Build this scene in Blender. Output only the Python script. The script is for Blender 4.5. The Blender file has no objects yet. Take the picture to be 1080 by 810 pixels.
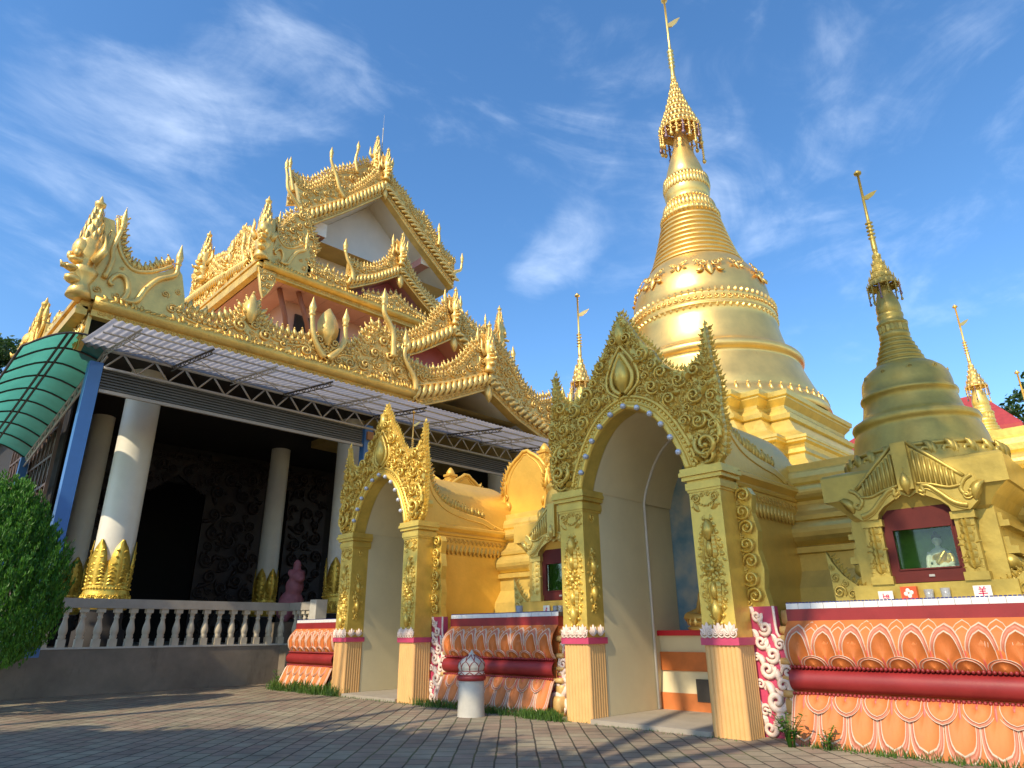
import bpy, math, random
import numpy as np
from mathutils import Vector, Matrix
R = math.radians
S = bpy.context.scene
COL = S.collection
random.seed(7)

# ------------------------------------------------------------------ camera
cam_d = bpy.data.cameras.new('camera'); cam = bpy.data.objects.new('camera', cam_d); COL.objects.link(cam)
PITCH, YAW, ROLL, FPX = 0.356, 0.786, -0.008, 702.1
F0 = Vector((math.sin(YAW), math.cos(YAW), 0)); RT = Vector((math.cos(YAW), -math.sin(YAW), 0)); U0 = Vector((0, 0, 1))
FW = F0*math.cos(PITCH) + U0*math.sin(PITCH); UP = -F0*math.sin(PITCH) + U0*math.cos(PITCH)
rv = RT*math.cos(ROLL) + UP*math.sin(ROLL); uv_ = -RT*math.sin(ROLL) + UP*math.cos(ROLL)
m = Matrix((rv, uv_, -FW)).transposed().to_4x4(); m.translation = (0, 0, 1.5)
cam.matrix_world = m
cam_d.sensor_width = 36; cam_d.lens = FPX/1080*36; cam_d.clip_start = .05; cam_d.clip_end = 3000
S.camera = cam

# ------------------------------------------------------------------ sky, sun, exposure
SUN_EL, SUN_AZ = R(40), R(7.7)                  # the sun stands low over the yard's left, a little towards the camera
TO_SUN = Vector((-math.cos(SUN_EL)*math.cos(SUN_AZ), -math.cos(SUN_EL)*math.sin(SUN_AZ), math.sin(SUN_EL)))
sd = bpy.data.lights.new('sun', 'SUN'); sd.energy = 2.85; sd.angle = R(.5); sd.color = (1, .85, .62)
sun = bpy.data.objects.new('sun', sd); COL.objects.link(sun)
sun.rotation_euler = TO_SUN.to_track_quat('Z', 'Y').to_euler()
W = bpy.data.worlds.new('World'); S.world = W; W.use_nodes = True
nt = W.node_tree; nt.nodes.clear()
def N(t, **kw):
    n = nt.nodes.new(t)
    for k, v in kw.items(): setattr(n, k, v)
    return n
sky = N('ShaderNodeTexSky', sky_type='NISHITA', sun_disc=False)
sky.sun_elevation = SUN_EL; sky.sun_rotation = math.atan2(TO_SUN.x, TO_SUN.y)
sky.air_density = 1.0; sky.dust_density = .4; sky.ozone_density = 2.2; sky.altitude = 100
tc = N('ShaderNodeTexCoord')
def raw_noise(scale, rotz, sx, sy, sz, detail=8, dist=1.0):
    mp = N('ShaderNodeMapping'); mp.inputs['Rotation'].default_value = (0, R(-25), rotz); mp.inputs['Scale'].default_value = (sx, sy, sz)
    nz = N('ShaderNodeTexNoise'); nz.inputs['Scale'].default_value = scale; nz.inputs['Detail'].default_value = detail
    nz.inputs['Roughness'].default_value = .6; nz.inputs['Distortion'].default_value = dist
    nt.links.new(tc.outputs['Generated'], mp.inputs[0]); nt.links.new(mp.outputs[0], nz.inputs[0])
    return nz.outputs[0]
def near_dir(d, lo, hi):
    v = Vector(d).normalized()
    dp = N('ShaderNodeVectorMath', operation='DOT_PRODUCT'); dp.inputs[1].default_value = v
    mr = N('ShaderNodeMapRange', interpolation_type='SMOOTHSTEP'); mr.inputs[1].default_value = math.cos(R(hi)); mr.inputs[2].default_value = math.cos(R(lo))
    nt.links.new(tc.outputs['Generated'], dp.inputs[0]); nt.links.new(dp.outputs['Value'], mr.inputs[0])
    return mr.outputs[0]
def mth(op, a, b):
    n = N('ShaderNodeMath', operation=op, use_clamp=False)
    for i, x in enumerate((a, b)):
        if isinstance(x, (int, float)): n.inputs[i].default_value = x
        else: nt.links.new(x, n.inputs[i])
    return n.outputs[0]
wisp = raw_noise(2.2, R(20), 1, 1.5, 3.0)
fine = raw_noise(6.0, R(-35), 1, 1.7, 2.6, 9, .6)
cl = None
# each patch of thin cloud: heading, inner and outer angle, strength
for d, lo, hi, k in [((.21, .80, .55), 0, 13, .95), ((.13, .83, .51), 0, 11, .85), ((.33, .71, .625), 0, 11, .5), ((.640, .594, .487), 0, 2.8, .75), ((.648, .574, .501), 0, 3.4, .85), ((.654, .552, .518), 0, 3.8, .85), ((.657, .53, .536), 0, 3.6, .75), ((.66, .51, .552), 0, 3.4, .6),
                     ((.60, .34, .72), 0, 14, .9), ((.70, .306, .64), 0, 11, .85), ((.56, .36, .75), 0, 12, .75), ((.83, .1, .53), 0, 30, .42), ((.74, .144, .656), 0, 14, .42), ((.42, .61, .67), 0, 14, .42)]:
    q = mth('MULTIPLY', near_dir(d, lo, hi), k)
    cl = q if cl is None else mth('MAXIMUM', cl, q)
body = mth('ADD', mth('MULTIPLY', wisp, .68), mth('MULTIPLY', fine, .32))
mr = N('ShaderNodeMapRange', interpolation_type='SMOOTHSTEP'); mr.inputs[1].default_value = .60; mr.inputs[2].default_value = 1.28; mr.inputs[4].default_value = .36
nt.links.new(mth('ADD', mth('ADD', mth('MULTIPLY', body, 1.8), -.40), mth('MULTIPLY', cl, .30)), mr.inputs[0]); mask = mr.outputs[0]
hs = N('ShaderNodeHueSaturation'); hs.inputs['Saturation'].default_value = 1.22; hs.inputs['Value'].default_value = 1.0
nt.links.new(sky.outputs[0], hs.inputs['Color'])
mx = N('ShaderNodeMixRGB'); mx.inputs['Color2'].default_value = (6.6, 7.2, 7.9, 1)
nt.links.new(mask, mx.inputs[0]); nt.links.new(hs.outputs[0], mx.inputs['Color1'])
bg = N('ShaderNodeBackground'); bg.inputs['Strength'].default_value = .15
out = N('ShaderNodeOutputWorld'); nt.links.new(mx.outputs[0], bg.inputs[0]); nt.links.new(bg.outputs[0], out.inputs[0])
S.view_settings.view_transform = 'Standard'; S.view_settings.look = 'None'; S.view_settings.exposure = .8; S.view_settings.gamma = 1
S.cycles.max_bounces = 7; S.cycles.diffuse_bounces = 3; S.cycles.glossy_bounces = 4; S.cycles.transmission_bounces = 5; S.cycles.transparent_max_bounces = 12
S.cycles.sample_clamp_indirect = 6

# ------------------------------------------------------------------ materials
MATS = {}
def mat(name, col, rough=.55, metal=0., vary=.15, vscale=3., col2=None, bump=0., bscale=40., stain=None, spec=.5, trans=0., rvary=.1, stretch=(1, 1, 1)):
    if name in MATS: return MATS[name]
    mt = bpy.data.materials.new(name); mt.use_nodes = True; t = mt.node_tree; b = t.nodes['Principled BSDF']; L = t.links.new
    def n(ty): return t.nodes.new(ty)
    co = n('ShaderNodeTexCoord'); mp = n('ShaderNodeMapping'); mp.inputs['Scale'].default_value = stretch; L(co.outputs['Object'], mp.inputs[0])
    nz = n('ShaderNodeTexNoise'); nz.inputs['Scale'].default_value = vscale; nz.inputs['Detail'].default_value = 8; nz.inputs['Roughness'].default_value = .65
    L(mp.outputs[0], nz.inputs[0])
    ramp = n('ShaderNodeValToRGB'); ramp.color_ramp.elements[0].position = .3; ramp.color_ramp.elements[1].position = .7
    a = col2 or tuple(c*(1-vary) for c in col); c2 = col if col2 else tuple(min(1, c*(1+vary*.6)) for c in col)
    ramp.color_ramp.elements[0].color = (*a, 1); ramp.color_ramp.elements[1].color = (*c2, 1)
    L(nz.outputs[0], ramp.inputs[0]); last = ramp.outputs[0]
    if stain:
        n2 = n('ShaderNodeTexNoise'); n2.inputs['Scale'].default_value = stain[1]; n2.inputs['Detail'].default_value = 10; n2.inputs['Roughness'].default_value = .75
        mp2 = n('ShaderNodeMapping'); mp2.inputs['Scale'].default_value = (1, 1, .25); L(co.outputs['Object'], mp2.inputs[0]); L(mp2.outputs[0], n2.inputs[0])
        r2 = n('ShaderNodeMapRange'); r2.inputs[1].default_value = stain[2]; r2.inputs[2].default_value = stain[2]+.16; L(n2.outputs[0], r2.inputs[0])
        m2 = n('ShaderNodeMixRGB'); m2.inputs['Color2'].default_value = (*stain[0], 1); L(r2.outputs[0], m2.inputs[0]); L(last, m2.inputs['Color1']); last = m2.outputs[0]
    L(last, b.inputs['Base Color'])
    b.inputs['Metallic'].default_value = metal; b.inputs['Specular IOR Level'].default_value = spec
    if trans: b.inputs['Transmission Weight'].default_value = trans
    rr = n('ShaderNodeMapRange'); rr.inputs[3].default_value = max(0, rough-rvary); rr.inputs[4].default_value = min(1, rough+rvary); L(nz.outputs[0], rr.inputs[0]); L(rr.outputs[0], b.inputs['Roughness'])
    if bump:
        nb = n('ShaderNodeTexNoise'); nb.inputs['Scale'].default_value = bscale; nb.inputs['Detail'].default_value = 4; L(mp.outputs[0], nb.inputs[0])
        bp = n('ShaderNodeBump'); bp.inputs['Strength'].default_value = bump; bp.inputs['Distance'].default_value = .02; L(nb.outputs[0], bp.inputs['Height']); L(bp.outputs[0], b.inputs['Normal'])
    MATS[name] = mt
    return mt
GOLD_HALL = mat('gold_paint_weathered', (.85, .57, .17), .40, .5, .22, 2.2, bump=.25, bscale=30, stain=((.16, .11, .05), 1.3, .66))
GOLD_BEAM = mat('gold_paint_rough_beam', (.80, .51, .12), .45, .5, .25, 2.0, bump=.9, bscale=16, stain=((.09, .06, .03), .8, .60))
GOLD_PORTAL = mat('gold_paint_old', (.78, .54, .11), .36, .48, .2, 3., bump=.15, bscale=30, stain=((.2, .16, .05), 2.0, .70))
GOLD_LEAF = mat('gold_leaf_bright', (.93, .615, .19), .38, .82, .14, 1.2, bump=.12, bscale=5, rvary=.10, stain=((.62, .36, .09), 1.6, .62))
GOLD_DULL_SHADED = mat('gold_paint_dull_shaded', (.47, .34, .07), .40, .42, .24, 2.5, bump=.3, bscale=9, stain=((.14, .12, .05), 3.0, .68))  # dull paint, darkened further so part of the shade sits in its colour
GOLD_SHRINE = mat('gold_paint_shrine', (.76, .56, .15), .40, .5, .15, 3., bump=.25, bscale=12, stain=((.36, .23, .06), 1.8, .63))
GOLD_WALL = mat('gold_paint_wall', (.78, .47, .085), .42, .35, .14, 1.5, bump=.2, bscale=14, stain=((.42, .24, .05), 1.8, .63))
CREAM = mat('cream_plaster', (.74, .62, .37), .6, 0, .07, 1.5, bump=.05, bscale=30, stain=((.46, .39, .27), 1.5, .64))
CREAM_FLUTE = mat('cream_paint_fluted', (.76, .425, .15), .55, 0, .1, 3., bump=.1, stain=((.35, .24, .12), 3., .72))
WHITE_WALL = mat('white_plaster_wall', (.66, .62, .56), .7, 0, .06, 1.2, bump=.05)
WHITE_PAINT = mat('white_gloss_paint', (.76, .72, .61), .4, 0, .06, 2., stain=((.5, .47, .4), 1.5, .72))
WHITE_TRIM = mat('white_relief_paint', (.80, .63, .52), .5, 0, .1, 5.)
PINK_WALL = mat('pink_wall_paint', (.52, .17, .21), .6, 0, .08, 1.5)
PINK_SOFFIT = mat('pink_soffit_boards', (.60, .30, .28), .6, 0, .08, 1.5)
MAGENTA = mat('magenta_paint', (.55, .06, .13), .5, 0, .15, 3.)
DKRED = mat('dark_red_paint', (.28, .022, .022), .46, 0, .18, 2.5, bump=.06, stain=((.16, .03, .03), 3., .70))
PETAL_LINE = mat('cream_petal_outline', (.66, .48, .35), .5, 0, .15, 6., stain=((.45, .2, .1), 5., .66))
ORANGE = mat('orange_paint', (.60, .165, .033), .62, 0, .18, 3.5, bump=.06, stain=((.55, .12, .05), 2.6, .66))
ORANGE_WORN = mat('orange_paint_worn', (.64, .195, .05), .66, 0, .12, 3.5, bump=.1, stain=((.72, .60, .50), 4.2, .69))
SALMON = mat('salmon_paint', (.50, .15, .075), .5, 0, .12, 4.)
ROSE = mat('rose_stripe_paint', (.72, .13, .10), .5, 0, .1, 4.)
BEIGE = mat('beige_gold_paint', (.66, .42, .15), .5, .1, .12, 4.)
STONE = mat('grey_terrazzo', (.20, .162, .118), .7, 0, .3, 1.2, bump=.2, bscale=60, stain=((.085, .068, .05), 1.1, .55))
STONE_PALE = mat('pale_cement', (.50, .47, .40), .65, 0, .12, 5., bump=.2, bscale=60, stain=((.25, .22, .17), 4., .68))
CONCRETE = mat('concrete_slab', (.36, .31, .24), .8, 0, .15, 2., bump=.2, bscale=50, stain=((.15, .12, .09), 1.5, .66))
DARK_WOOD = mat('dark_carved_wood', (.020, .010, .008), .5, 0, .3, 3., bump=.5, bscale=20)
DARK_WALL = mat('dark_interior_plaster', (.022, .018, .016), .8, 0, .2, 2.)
BLUE_STEEL = mat('blue_painted_steel', (.05, .16, .42), .4, 0, .1, 2., bump=.05)
BALUSTER = mat('baluster_cement', (.52, .45, .33), .6, 0, .1, 4., bump=.1, bscale=50, stain=((.3, .26, .2), 3., .7))
GREY_STEEL = mat('grey_painted_steel', (.42, .40, .36), .45, .2, .12, 3.)
DARK_STEEL = mat('dark_steel', (.07, .06, .05), .5, .3, .2, 3.)
SHUTTER = mat('grey_shutter_steel', (.10, .108, .11), .45, .1, .2, 1.5)
SHUTTER_RAIL = mat('shutter_rail', (.34, .32, .29), .45, .2, .1, 2.)
MAROON = mat('maroon_frame_paint', (.11, .02, .016), .6, 0, .15, 5., spec=.2)
GREEN_BACK = mat('green_niche_paint', (.17, .38, .05), .6, 0, .5, 2.5)
TASSEL = mat('tarnished_tassel', (.30, .2, .22), .4, .7, .4, 8.)
RED_CLOTH = mat('red_shelf_paint', (.62, .015, .025), .4, 0, .1, 4.)
BLUE_EDGE = mat('blue_mosaic_edge', (.03, .04, .20), .4, 0, .3, 30.)
PAINT_RED = mat('red_lettering', (.75, .02, .10), .5, 0, .05, 5.)
RED_ROOF = mat('red_roof_tiles', (.42, .05, .045), .6, 0, .2, 3.)
BARK = mat('bark', (.13, .095, .065), .9, 0, .3, 4., bump=.6, bscale=20)
ROOF = mat('gold_roof_slope', (.52, .36, .12), .55, .3, .2, 1.5, bump=.4, bscale=12)
BULB = mat('frosted_bulb_glass', (.55, .58, .66), .12, .2, .05, 5., spec=.9)
MIRROR_GLASS = mat('grey_bulb_cap', (.35, .36, .40), .35, .5, .1, 4.)
RUST = mat('red_oxide_pipe', (.30, .11, .06), .6, .1, .2, 4.)
SKIN_STONE = mat('pale_stone_figure', (.68, .68, .62), .5, 0, .05, 6.)
PINK_STONE = mat('pink_stone_figure', (.36, .13, .16), .6, 0, .2, 6.)

def leaf_mat(name, c1, c2, c3, tr=.35):
    mt = bpy.data.materials.new(name); mt.use_nodes = True; t = mt.node_tree; L = t.links.new
    b = t.nodes['Principled BSDF']; o = t.nodes['Material Output']
    g = t.nodes.new('ShaderNodeNewGeometry'); rp = t.nodes.new('ShaderNodeValToRGB')
    e = rp.color_ramp.elements; e[0].color = (*c1, 1); e[1].color = (*c3, 1); x = e.new(.5); x.color = (*c2, 1)
    L(g.outputs['Random Per Island'], rp.inputs[0]); L(rp.outputs[0], b.inputs['Base Color']); b.inputs['Roughness'].default_value = .5
    tl = t.nodes.new('ShaderNodeBsdfTranslucent'); L(rp.outputs[0], tl.inputs[0])
    ms = t.nodes.new('ShaderNodeMixShader'); ms.inputs[0].default_value = tr; L(b.outputs[0], ms.inputs[1]); L(tl.outputs[0], ms.inputs[2]); L(ms.outputs[0], o.inputs[0])
    return mt
LEAF_SHRUB = leaf_mat('thuja_foliage', (.025, .10, .007), (.06, .20, .011), (.11, .30, .02), .3)
LEAF_TREE = leaf_mat('tree_leaves', (.018, .05, .010), (.03, .08, .015), (.06, .12, .025), .35)
LEAF_WEED = leaf_mat('weed_leaves', (.03, .12, .01), (.07, .20, .02), (.13, .28, .03), .35)
GRASS_M = leaf_mat('grass_blades', (.04, .10, .01), (.08, .17, .02), (.14, .24, .04), .35)

def sheet_mat(name, col, tr, rough=.35, alpha=0.):
    mt = bpy.data.materials.new(name); mt.use_nodes = True; t = mt.node_tree; L = t.links.new
    b = t.nodes['Principled BSDF']; o = t.nodes['Material Output']; b.inputs['Roughness'].default_value = rough
    co = t.nodes.new('ShaderNodeTexCoord'); nz = t.nodes.new('ShaderNodeTexNoise'); nz.inputs['Scale'].default_value = 1.2; nz.inputs['Detail'].default_value = 7; L(co.outputs['Object'], nz.inputs[0])
    rp = t.nodes.new('ShaderNodeValToRGB'); rp.color_ramp.elements[0].position = .25; rp.color_ramp.elements[1].position = .75
    rp.color_ramp.elements[0].color = (*(c*.72 for c in col), 1); rp.color_ramp.elements[1].color = (*col, 1); L(nz.outputs[0], rp.inputs[0])
    L(rp.outputs[0], b.inputs['Base Color']); tl = t.nodes.new('ShaderNodeBsdfTranslucent'); L(rp.outputs[0], tl.inputs[0])
    ms = t.nodes.new('ShaderNodeMixShader'); ms.inputs[0].default_value = tr; L(b.outputs[0], ms.inputs[1]); L(tl.outputs[0], ms.inputs[2])
    last = ms.outputs[0]
    if alpha:
        tp = t.nodes.new('ShaderNodeBsdfTransparent'); tp.inputs[0].default_value = (*col, 1)
        m2 = t.nodes.new('ShaderNodeMixShader'); m2.inputs[0].default_value = alpha; L(last, m2.inputs[1]); L(tp.outputs[0], m2.inputs[2]); last = m2.outputs[0]
    L(last, o.inputs[0])
    return mt
SHEET = sheet_mat('translucent_white_sheet', (.62, .60, .62), .6, .35, .12)
GREEN_SHEET = sheet_mat('translucent_green_sheet', (.09, .39, .31), .7, .25, .06)

def glass_mat():
    mt = bpy.data.materials.new('window_glass'); mt.use_nodes = True; t = mt.node_tree; L = t.links.new
    o = t.nodes['Material Output']; t.nodes.remove(t.nodes['Principled BSDF'])
    tp = t.nodes.new('ShaderNodeBsdfTransparent'); tp.inputs[0].default_value = (.86, .92, .86, 1); gl = t.nodes.new('ShaderNodeBsdfGlossy'); gl.inputs['Roughness'].default_value = .03
    fr = t.nodes.new('ShaderNodeFresnel'); fr.inputs[0].default_value = 1.45; ms = t.nodes.new('ShaderNodeMixShader')
    L(fr.outputs[0], ms.inputs[0]); L(tp.outputs[0], ms.inputs[1]); L(gl.outputs[0], ms.inputs[2]); L(ms.outputs[0], o.inputs[0])
    return mt
GLASS = glass_mat()

def tile_mat():
    mt = bpy.data.materials.new('white_glazed_tiles'); mt.use_nodes = True; t = mt.node_tree; L = t.links.new; b = t.nodes['Principled BSDF']
    b.inputs['Base Color'].default_value = (.74, .73, .70, 1); b.inputs['Roughness'].default_value = .2
    return mt
TILE = tile_mat()

def paver_mat():
    mt = bpy.data.materials.new('paving_bricks'); mt.use_nodes = True; t = mt.node_tree; L = t.links.new; b = t.nodes['Principled BSDF']
    def n(ty): return t.nodes.new(ty)
    co = n('ShaderNodeTexCoord'); mp = n('ShaderNodeMapping'); mp.inputs['Rotation'].default_value = (0, 0, R(-45)); L(co.outputs['Object'], mp.inputs[0])
    nw = n('ShaderNodeTexNoise'); nw.inputs['Scale'].default_value = 1.3; nw.inputs['Detail'].default_value = 2; L(co.outputs['Object'], nw.inputs[0])
    va = n('ShaderNodeVectorMath'); va.operation = 'MULTIPLY_ADD'; va.inputs[1].default_value = (.05, .05, 0); L(nw.outputs['Color'], va.inputs[0]); L(mp.outputs[0], va.inputs[2])
    br = n('ShaderNodeTexBrick'); L(va.outputs[0], br.inputs[0])
    br.inputs['Scale'].default_value = 1; br.inputs['Mortar Size'].default_value = .013; br.inputs['Mortar Smooth'].default_value = .25; br.inputs['Bias'].default_value = -.1
    br.inputs['Brick Width'].default_value = .36; br.inputs['Row Height'].default_value = .27; br.offset = .5
    br.inputs['Color1'].default_value = (.335, .29, .195, 1); br.inputs['Color2'].default_value = (.30, .21, .15, 1); br.inputs['Mortar'].default_value = (.055, .05, .035, 1)
    nz = n('ShaderNodeTexNoise'); nz.inputs['Scale'].default_value = .9; nz.inputs['Detail'].default_value = 10; nz.inputs['Roughness'].default_value = .7; L(co.outputs['Object'], nz.inputs[0])
    mr = n('ShaderNodeMapRange'); mr.inputs[1].default_value = .3; mr.inputs[2].default_value = .7; mr.inputs[3].default_value = .5; mr.inputs[4].default_value = 1.15; L(nz.outputs[0], mr.inputs[0])
    mu = n('ShaderNodeMixRGB'); mu.blend_type = 'MULTIPLY'; mu.inputs[0].default_value = 1; L(br.outputs[0], mu.inputs['Color1']); L(mr.outputs[0], mu.inputs['Color2'])
    n3 = n('ShaderNodeTexNoise'); n3.inputs['Scale'].default_value = .55; n3.inputs['Detail'].default_value = 6; L(co.outputs['Object'], n3.inputs[0])
    r3 = n('ShaderNodeMapRange'); r3.inputs[1].default_value = .5; r3.inputs[2].default_value = .72; L(n3.outputs[0], r3.inputs[0])
    mm = n('ShaderNodeMath'); mm.operation = 'MULTIPLY'; L(br.outputs['Fac'], mm.inputs[0]); L(r3.outputs[0], mm.inputs[1])
    ms = n('ShaderNodeMixRGB'); ms.inputs['Color2'].default_value = (.10, .13, .035, 1); L(mm.outputs[0], ms.inputs[0]); L(mu.outputs[0], ms.inputs['Color1'])
    L(ms.outputs[0], b.inputs['Base Color']); b.inputs['Roughness'].default_value = .75
    n4 = n('ShaderNodeTexNoise'); n4.inputs['Scale'].default_value = 45; L(co.outputs['Object'], n4.inputs[0])
    sb = n('ShaderNodeMath'); sb.operation = 'MULTIPLY_ADD'; sb.inputs[1].default_value = -1.0; L(br.outputs['Fac'], sb.inputs[0])
    n5 = n('ShaderNodeMath'); n5.operation = 'MULTIPLY'; n5.inputs[1].default_value = .35; L(n4.outputs[0], n5.inputs[0]); L(n5.outputs[0], sb.inputs[2])
    bp = n('ShaderNodeBump'); bp.inputs['Strength'].default_value = .9; bp.inputs['Distance'].default_value = .014; L(sb.outputs[0], bp.inputs['Height']); L(bp.outputs[0], b.inputs['Normal'])
    return mt
PAVER = paver_mat()

def mural_mat():
    mt = bpy.data.materials.new('painted_mural'); mt.use_nodes = True; t = mt.node_tree; L = t.links.new; b = t.nodes['Principled BSDF']
    co = t.nodes.new('ShaderNodeTexCoord'); nz = t.nodes.new('ShaderNodeTexNoise'); nz.inputs['Scale'].default_value = 2.2; nz.inputs['Detail'].default_value = 6; L(co.outputs['Object'], nz.inputs[0])
    rp = t.nodes.new('ShaderNodeValToRGB'); e = rp.color_ramp.elements; e[0].position = .35; e[0].color = (.10, .22, .30, 1); e[1].position = .68; e[1].color = (.42, .40, .34, 1)
    x = e.new(.5); x.color = (.22, .30, .34, 1); L(nz.outputs[0], rp.inputs[0]); L(rp.outputs[0], b.inputs['Base Color']); b.inputs['Roughness'].default_value = .7
    return mt
MURAL = mural_mat()

# ------------------------------------------------------------------ mesh helpers
class Frame:
    """plane frame: u along U, v up, w out of the wall"""
    def __init__(s, o, U, Nn, V=(0, 0, 1)): s.o = np.array(o, float); s.U = np.array(U, float); s.N = np.array(Nn, float); s.V = np.array(V, float)
    def __call__(s, P):
        P = np.asarray(P, float); return s.o + P[:, :1]*s.U + P[:, 1:2]*s.V + P[:, 2:3]*s.N
    def shift(s, u=0, v=0, w=0): return Frame(s.o + u*s.U + v*s.V + w*s.N, s.U, s.N, s.V)
WORLD = Frame((0, 0, 0), (1, 0, 0), (0, 0, 1), (0, 1, 0))     # u=x v=y w=z

class MB:
    def __init__(s): s.V = []; s.F = []; s.M = []; s.S = []; s.n = 0
    def add(s, V, F, mat=0, smooth=False):
        V = np.asarray(V, float); s.V.append(V); n = s.n
        s.F.extend([[i+n for i in f] for f in F]) if not isinstance(F, np.ndarray) else s.F.extend((F+n).tolist())
        k = len(F)
        s.M.extend(mat if isinstance(mat, (list, np.ndarray)) else [mat]*k); s.S.extend([smooth]*k); s.n += len(V)
        return s
    def box(s, lo, hi, mat=0, fr=None):
        (x0, y0, z0), (x1, y1, z1) = lo, hi
        V = np.array([(x, y, z) for z in (z0, z1) for y in (y0, y1) for x in (x0, x1)])
        if fr: V = fr(V)
        return s.add(V, [(0, 2, 3, 1), (4, 5, 7, 6), (0, 1, 5, 4), (2, 6, 7, 3), (0, 4, 6, 2), (1, 3, 7, 5)], mat)
    def prism(s, fr, poly, w0, w1, mat=0, side=None):
        n = len(poly); P = np.array(poly, float)
        V = np.vstack([np.c_[P, np.full(n, w0)], np.c_[P, np.full(n, w1)]])
        F = [tuple(range(n))[::-1], tuple(range(n, 2*n))] + [(i, (i+1) % n, n+(i+1) % n, n+i) for i in range(n)]
        M = [mat, mat]+[mat if side is None else side]*n
        return s.add(fr(V), F, M)
    def loft(s, rings, closed=True, caps=False, mat=0, smooth=True):
        k = len(rings); n = len(rings[0]); V = np.vstack(rings); F = []; M = []
        for a in range(k-1):
            mm = mat[a] if isinstance(mat, (list, tuple)) else mat
            for i in range(n if closed else n-1):
                j = (i+1) % n; F.append((a*n+i, a*n+j, (a+1)*n+j, (a+1)*n+i)); M.append(mm)
        if caps:
            F.append(tuple(range(n))[::-1]); F.append(tuple(range((k-1)*n, k*n))); M += [mat[0] if isinstance(mat, (list, tuple)) else mat]*2
        return s.add(V, F, M, smooth)
    def lathe(s, prof, c=(0, 0, 0), seg=32, mat=0, smooth=True, a0=0., a1=2*math.pi, sq=(1, 1), fn=None):
        full = abs(a1-a0-2*math.pi) < 1e-6
        A = np.linspace(a0, a1, seg, endpoint=not full)
        rings = []
        for r, z in prof:
            rr = np.full(len(A), r, float) if fn is None else fn(r, z, A)
            rings.append(np.c_[c[0]+sq[0]*rr*np.cos(A), c[1]+sq[1]*rr*np.sin(A), np.full(len(A), c[2]+z)])
        return s.loft(rings, full, False, mat, smooth)
    def tube(s, pts, rad, sides=8, mat=0, caps=True, ref=(0, 0, 1), smooth=True):
        P = np.array(pts, float); n = len(P); r = np.full(n, rad, float) if np.isscalar(rad) else np.array(rad, float)
        T = np.gradient(P, axis=0); T /= np.linalg.norm(T, axis=1)[:, None]+1e-12
        A = np.linspace(0, 2*math.pi, sides, endpoint=False); rings = []
        ref = np.array(ref, float)
        for i in range(n):
            a = np.cross(T[i], ref)
            if np.linalg.norm(a) < .15: a = np.cross(T[i], (ref[2], ref[0], ref[1]))
            a /= np.linalg.norm(a); b = np.cross(a, T[i])
            rings.append(P[i] + r[i]*(np.cos(A)[:, None]*a + np.sin(A)[:, None]*b))
        return s.loft(rings, True, caps, mat, smooth)
    def ball(s, c, r, sq=(1, 1, 1), seg=8, rows=5, mat=0, rot=None):
        V = [(0, 0, -1)]; 
        for i in range(1, rows):
            a = -math.pi/2+math.pi*i/rows
            for j in range(seg): V.append((math.cos(a)*math.cos(2*math.pi*j/seg), math.cos(a)*math.sin(2*math.pi*j/seg), math.sin(a)))
        V.append((0, 0, 1)); V = np.array(V)*r*np.array(sq)
        if rot is not None: V = V @ np.array(rot).T
        F = [(0, 1+(j+1) % seg, 1+j) for j in range(seg)]
        for i in range(rows-2):
            for j in range(seg):
                a = 1+i*seg; F.append((a+j, a+(j+1) % seg, a+seg+(j+1) % seg, a+seg+j))
        a = 1+(rows-2)*seg; F += [(a+j, a+(j+1) % seg, len(V)-1) for j in range(seg)]
        return s.add(V+np.array(c), F, mat, True)
    def build(s, name, mats, parent=None, local=False):
        me = bpy.data.meshes.new(name)
        V = np.vstack(s.V) if s.V else np.zeros((0, 3))
        me.from_pydata(V.tolist(), [], s.F)
        for mm in (mats if isinstance(mats, (list, tuple)) else [mats]): me.materials.append(mm)
        me.polygons.foreach_set('material_index', s.M); me.polygons.foreach_set('use_smooth', s.S)
        me.update()
        ob = bpy.data.objects.new(name, me); COL.objects.link(ob)
        if parent is not None:
            ob.parent = parent
            if not local: ob.location = -wloc(parent)
        return ob
def wloc(o):
    v = Vector((0, 0, 0))
    while o is not None: v = v + o.location; o = o.parent
    return v
def tag(o, label, cat, group=None, kind=None):
    if label: o['label'] = label
    if cat: o['category'] = cat
    if group: o['group'] = group
    if kind: o['kind'] = kind
    return o
def thing(name, label, cat, loc=(0, 0, 0), group=None):
    o = bpy.data.objects.new(name, None); o.location = loc; o.empty_display_size = .3; COL.objects.link(o)
    return tag(o, label, cat, group)
def structure(o): o['kind'] = 'structure'; return o
KIDS = {}
def copy_tree(o, parent=None):
    c = o.copy(); COL.objects.link(c)
    if parent is not None: c.parent = parent
    for ch in list(o.children): copy_tree(ch, c)
    return c

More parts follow.
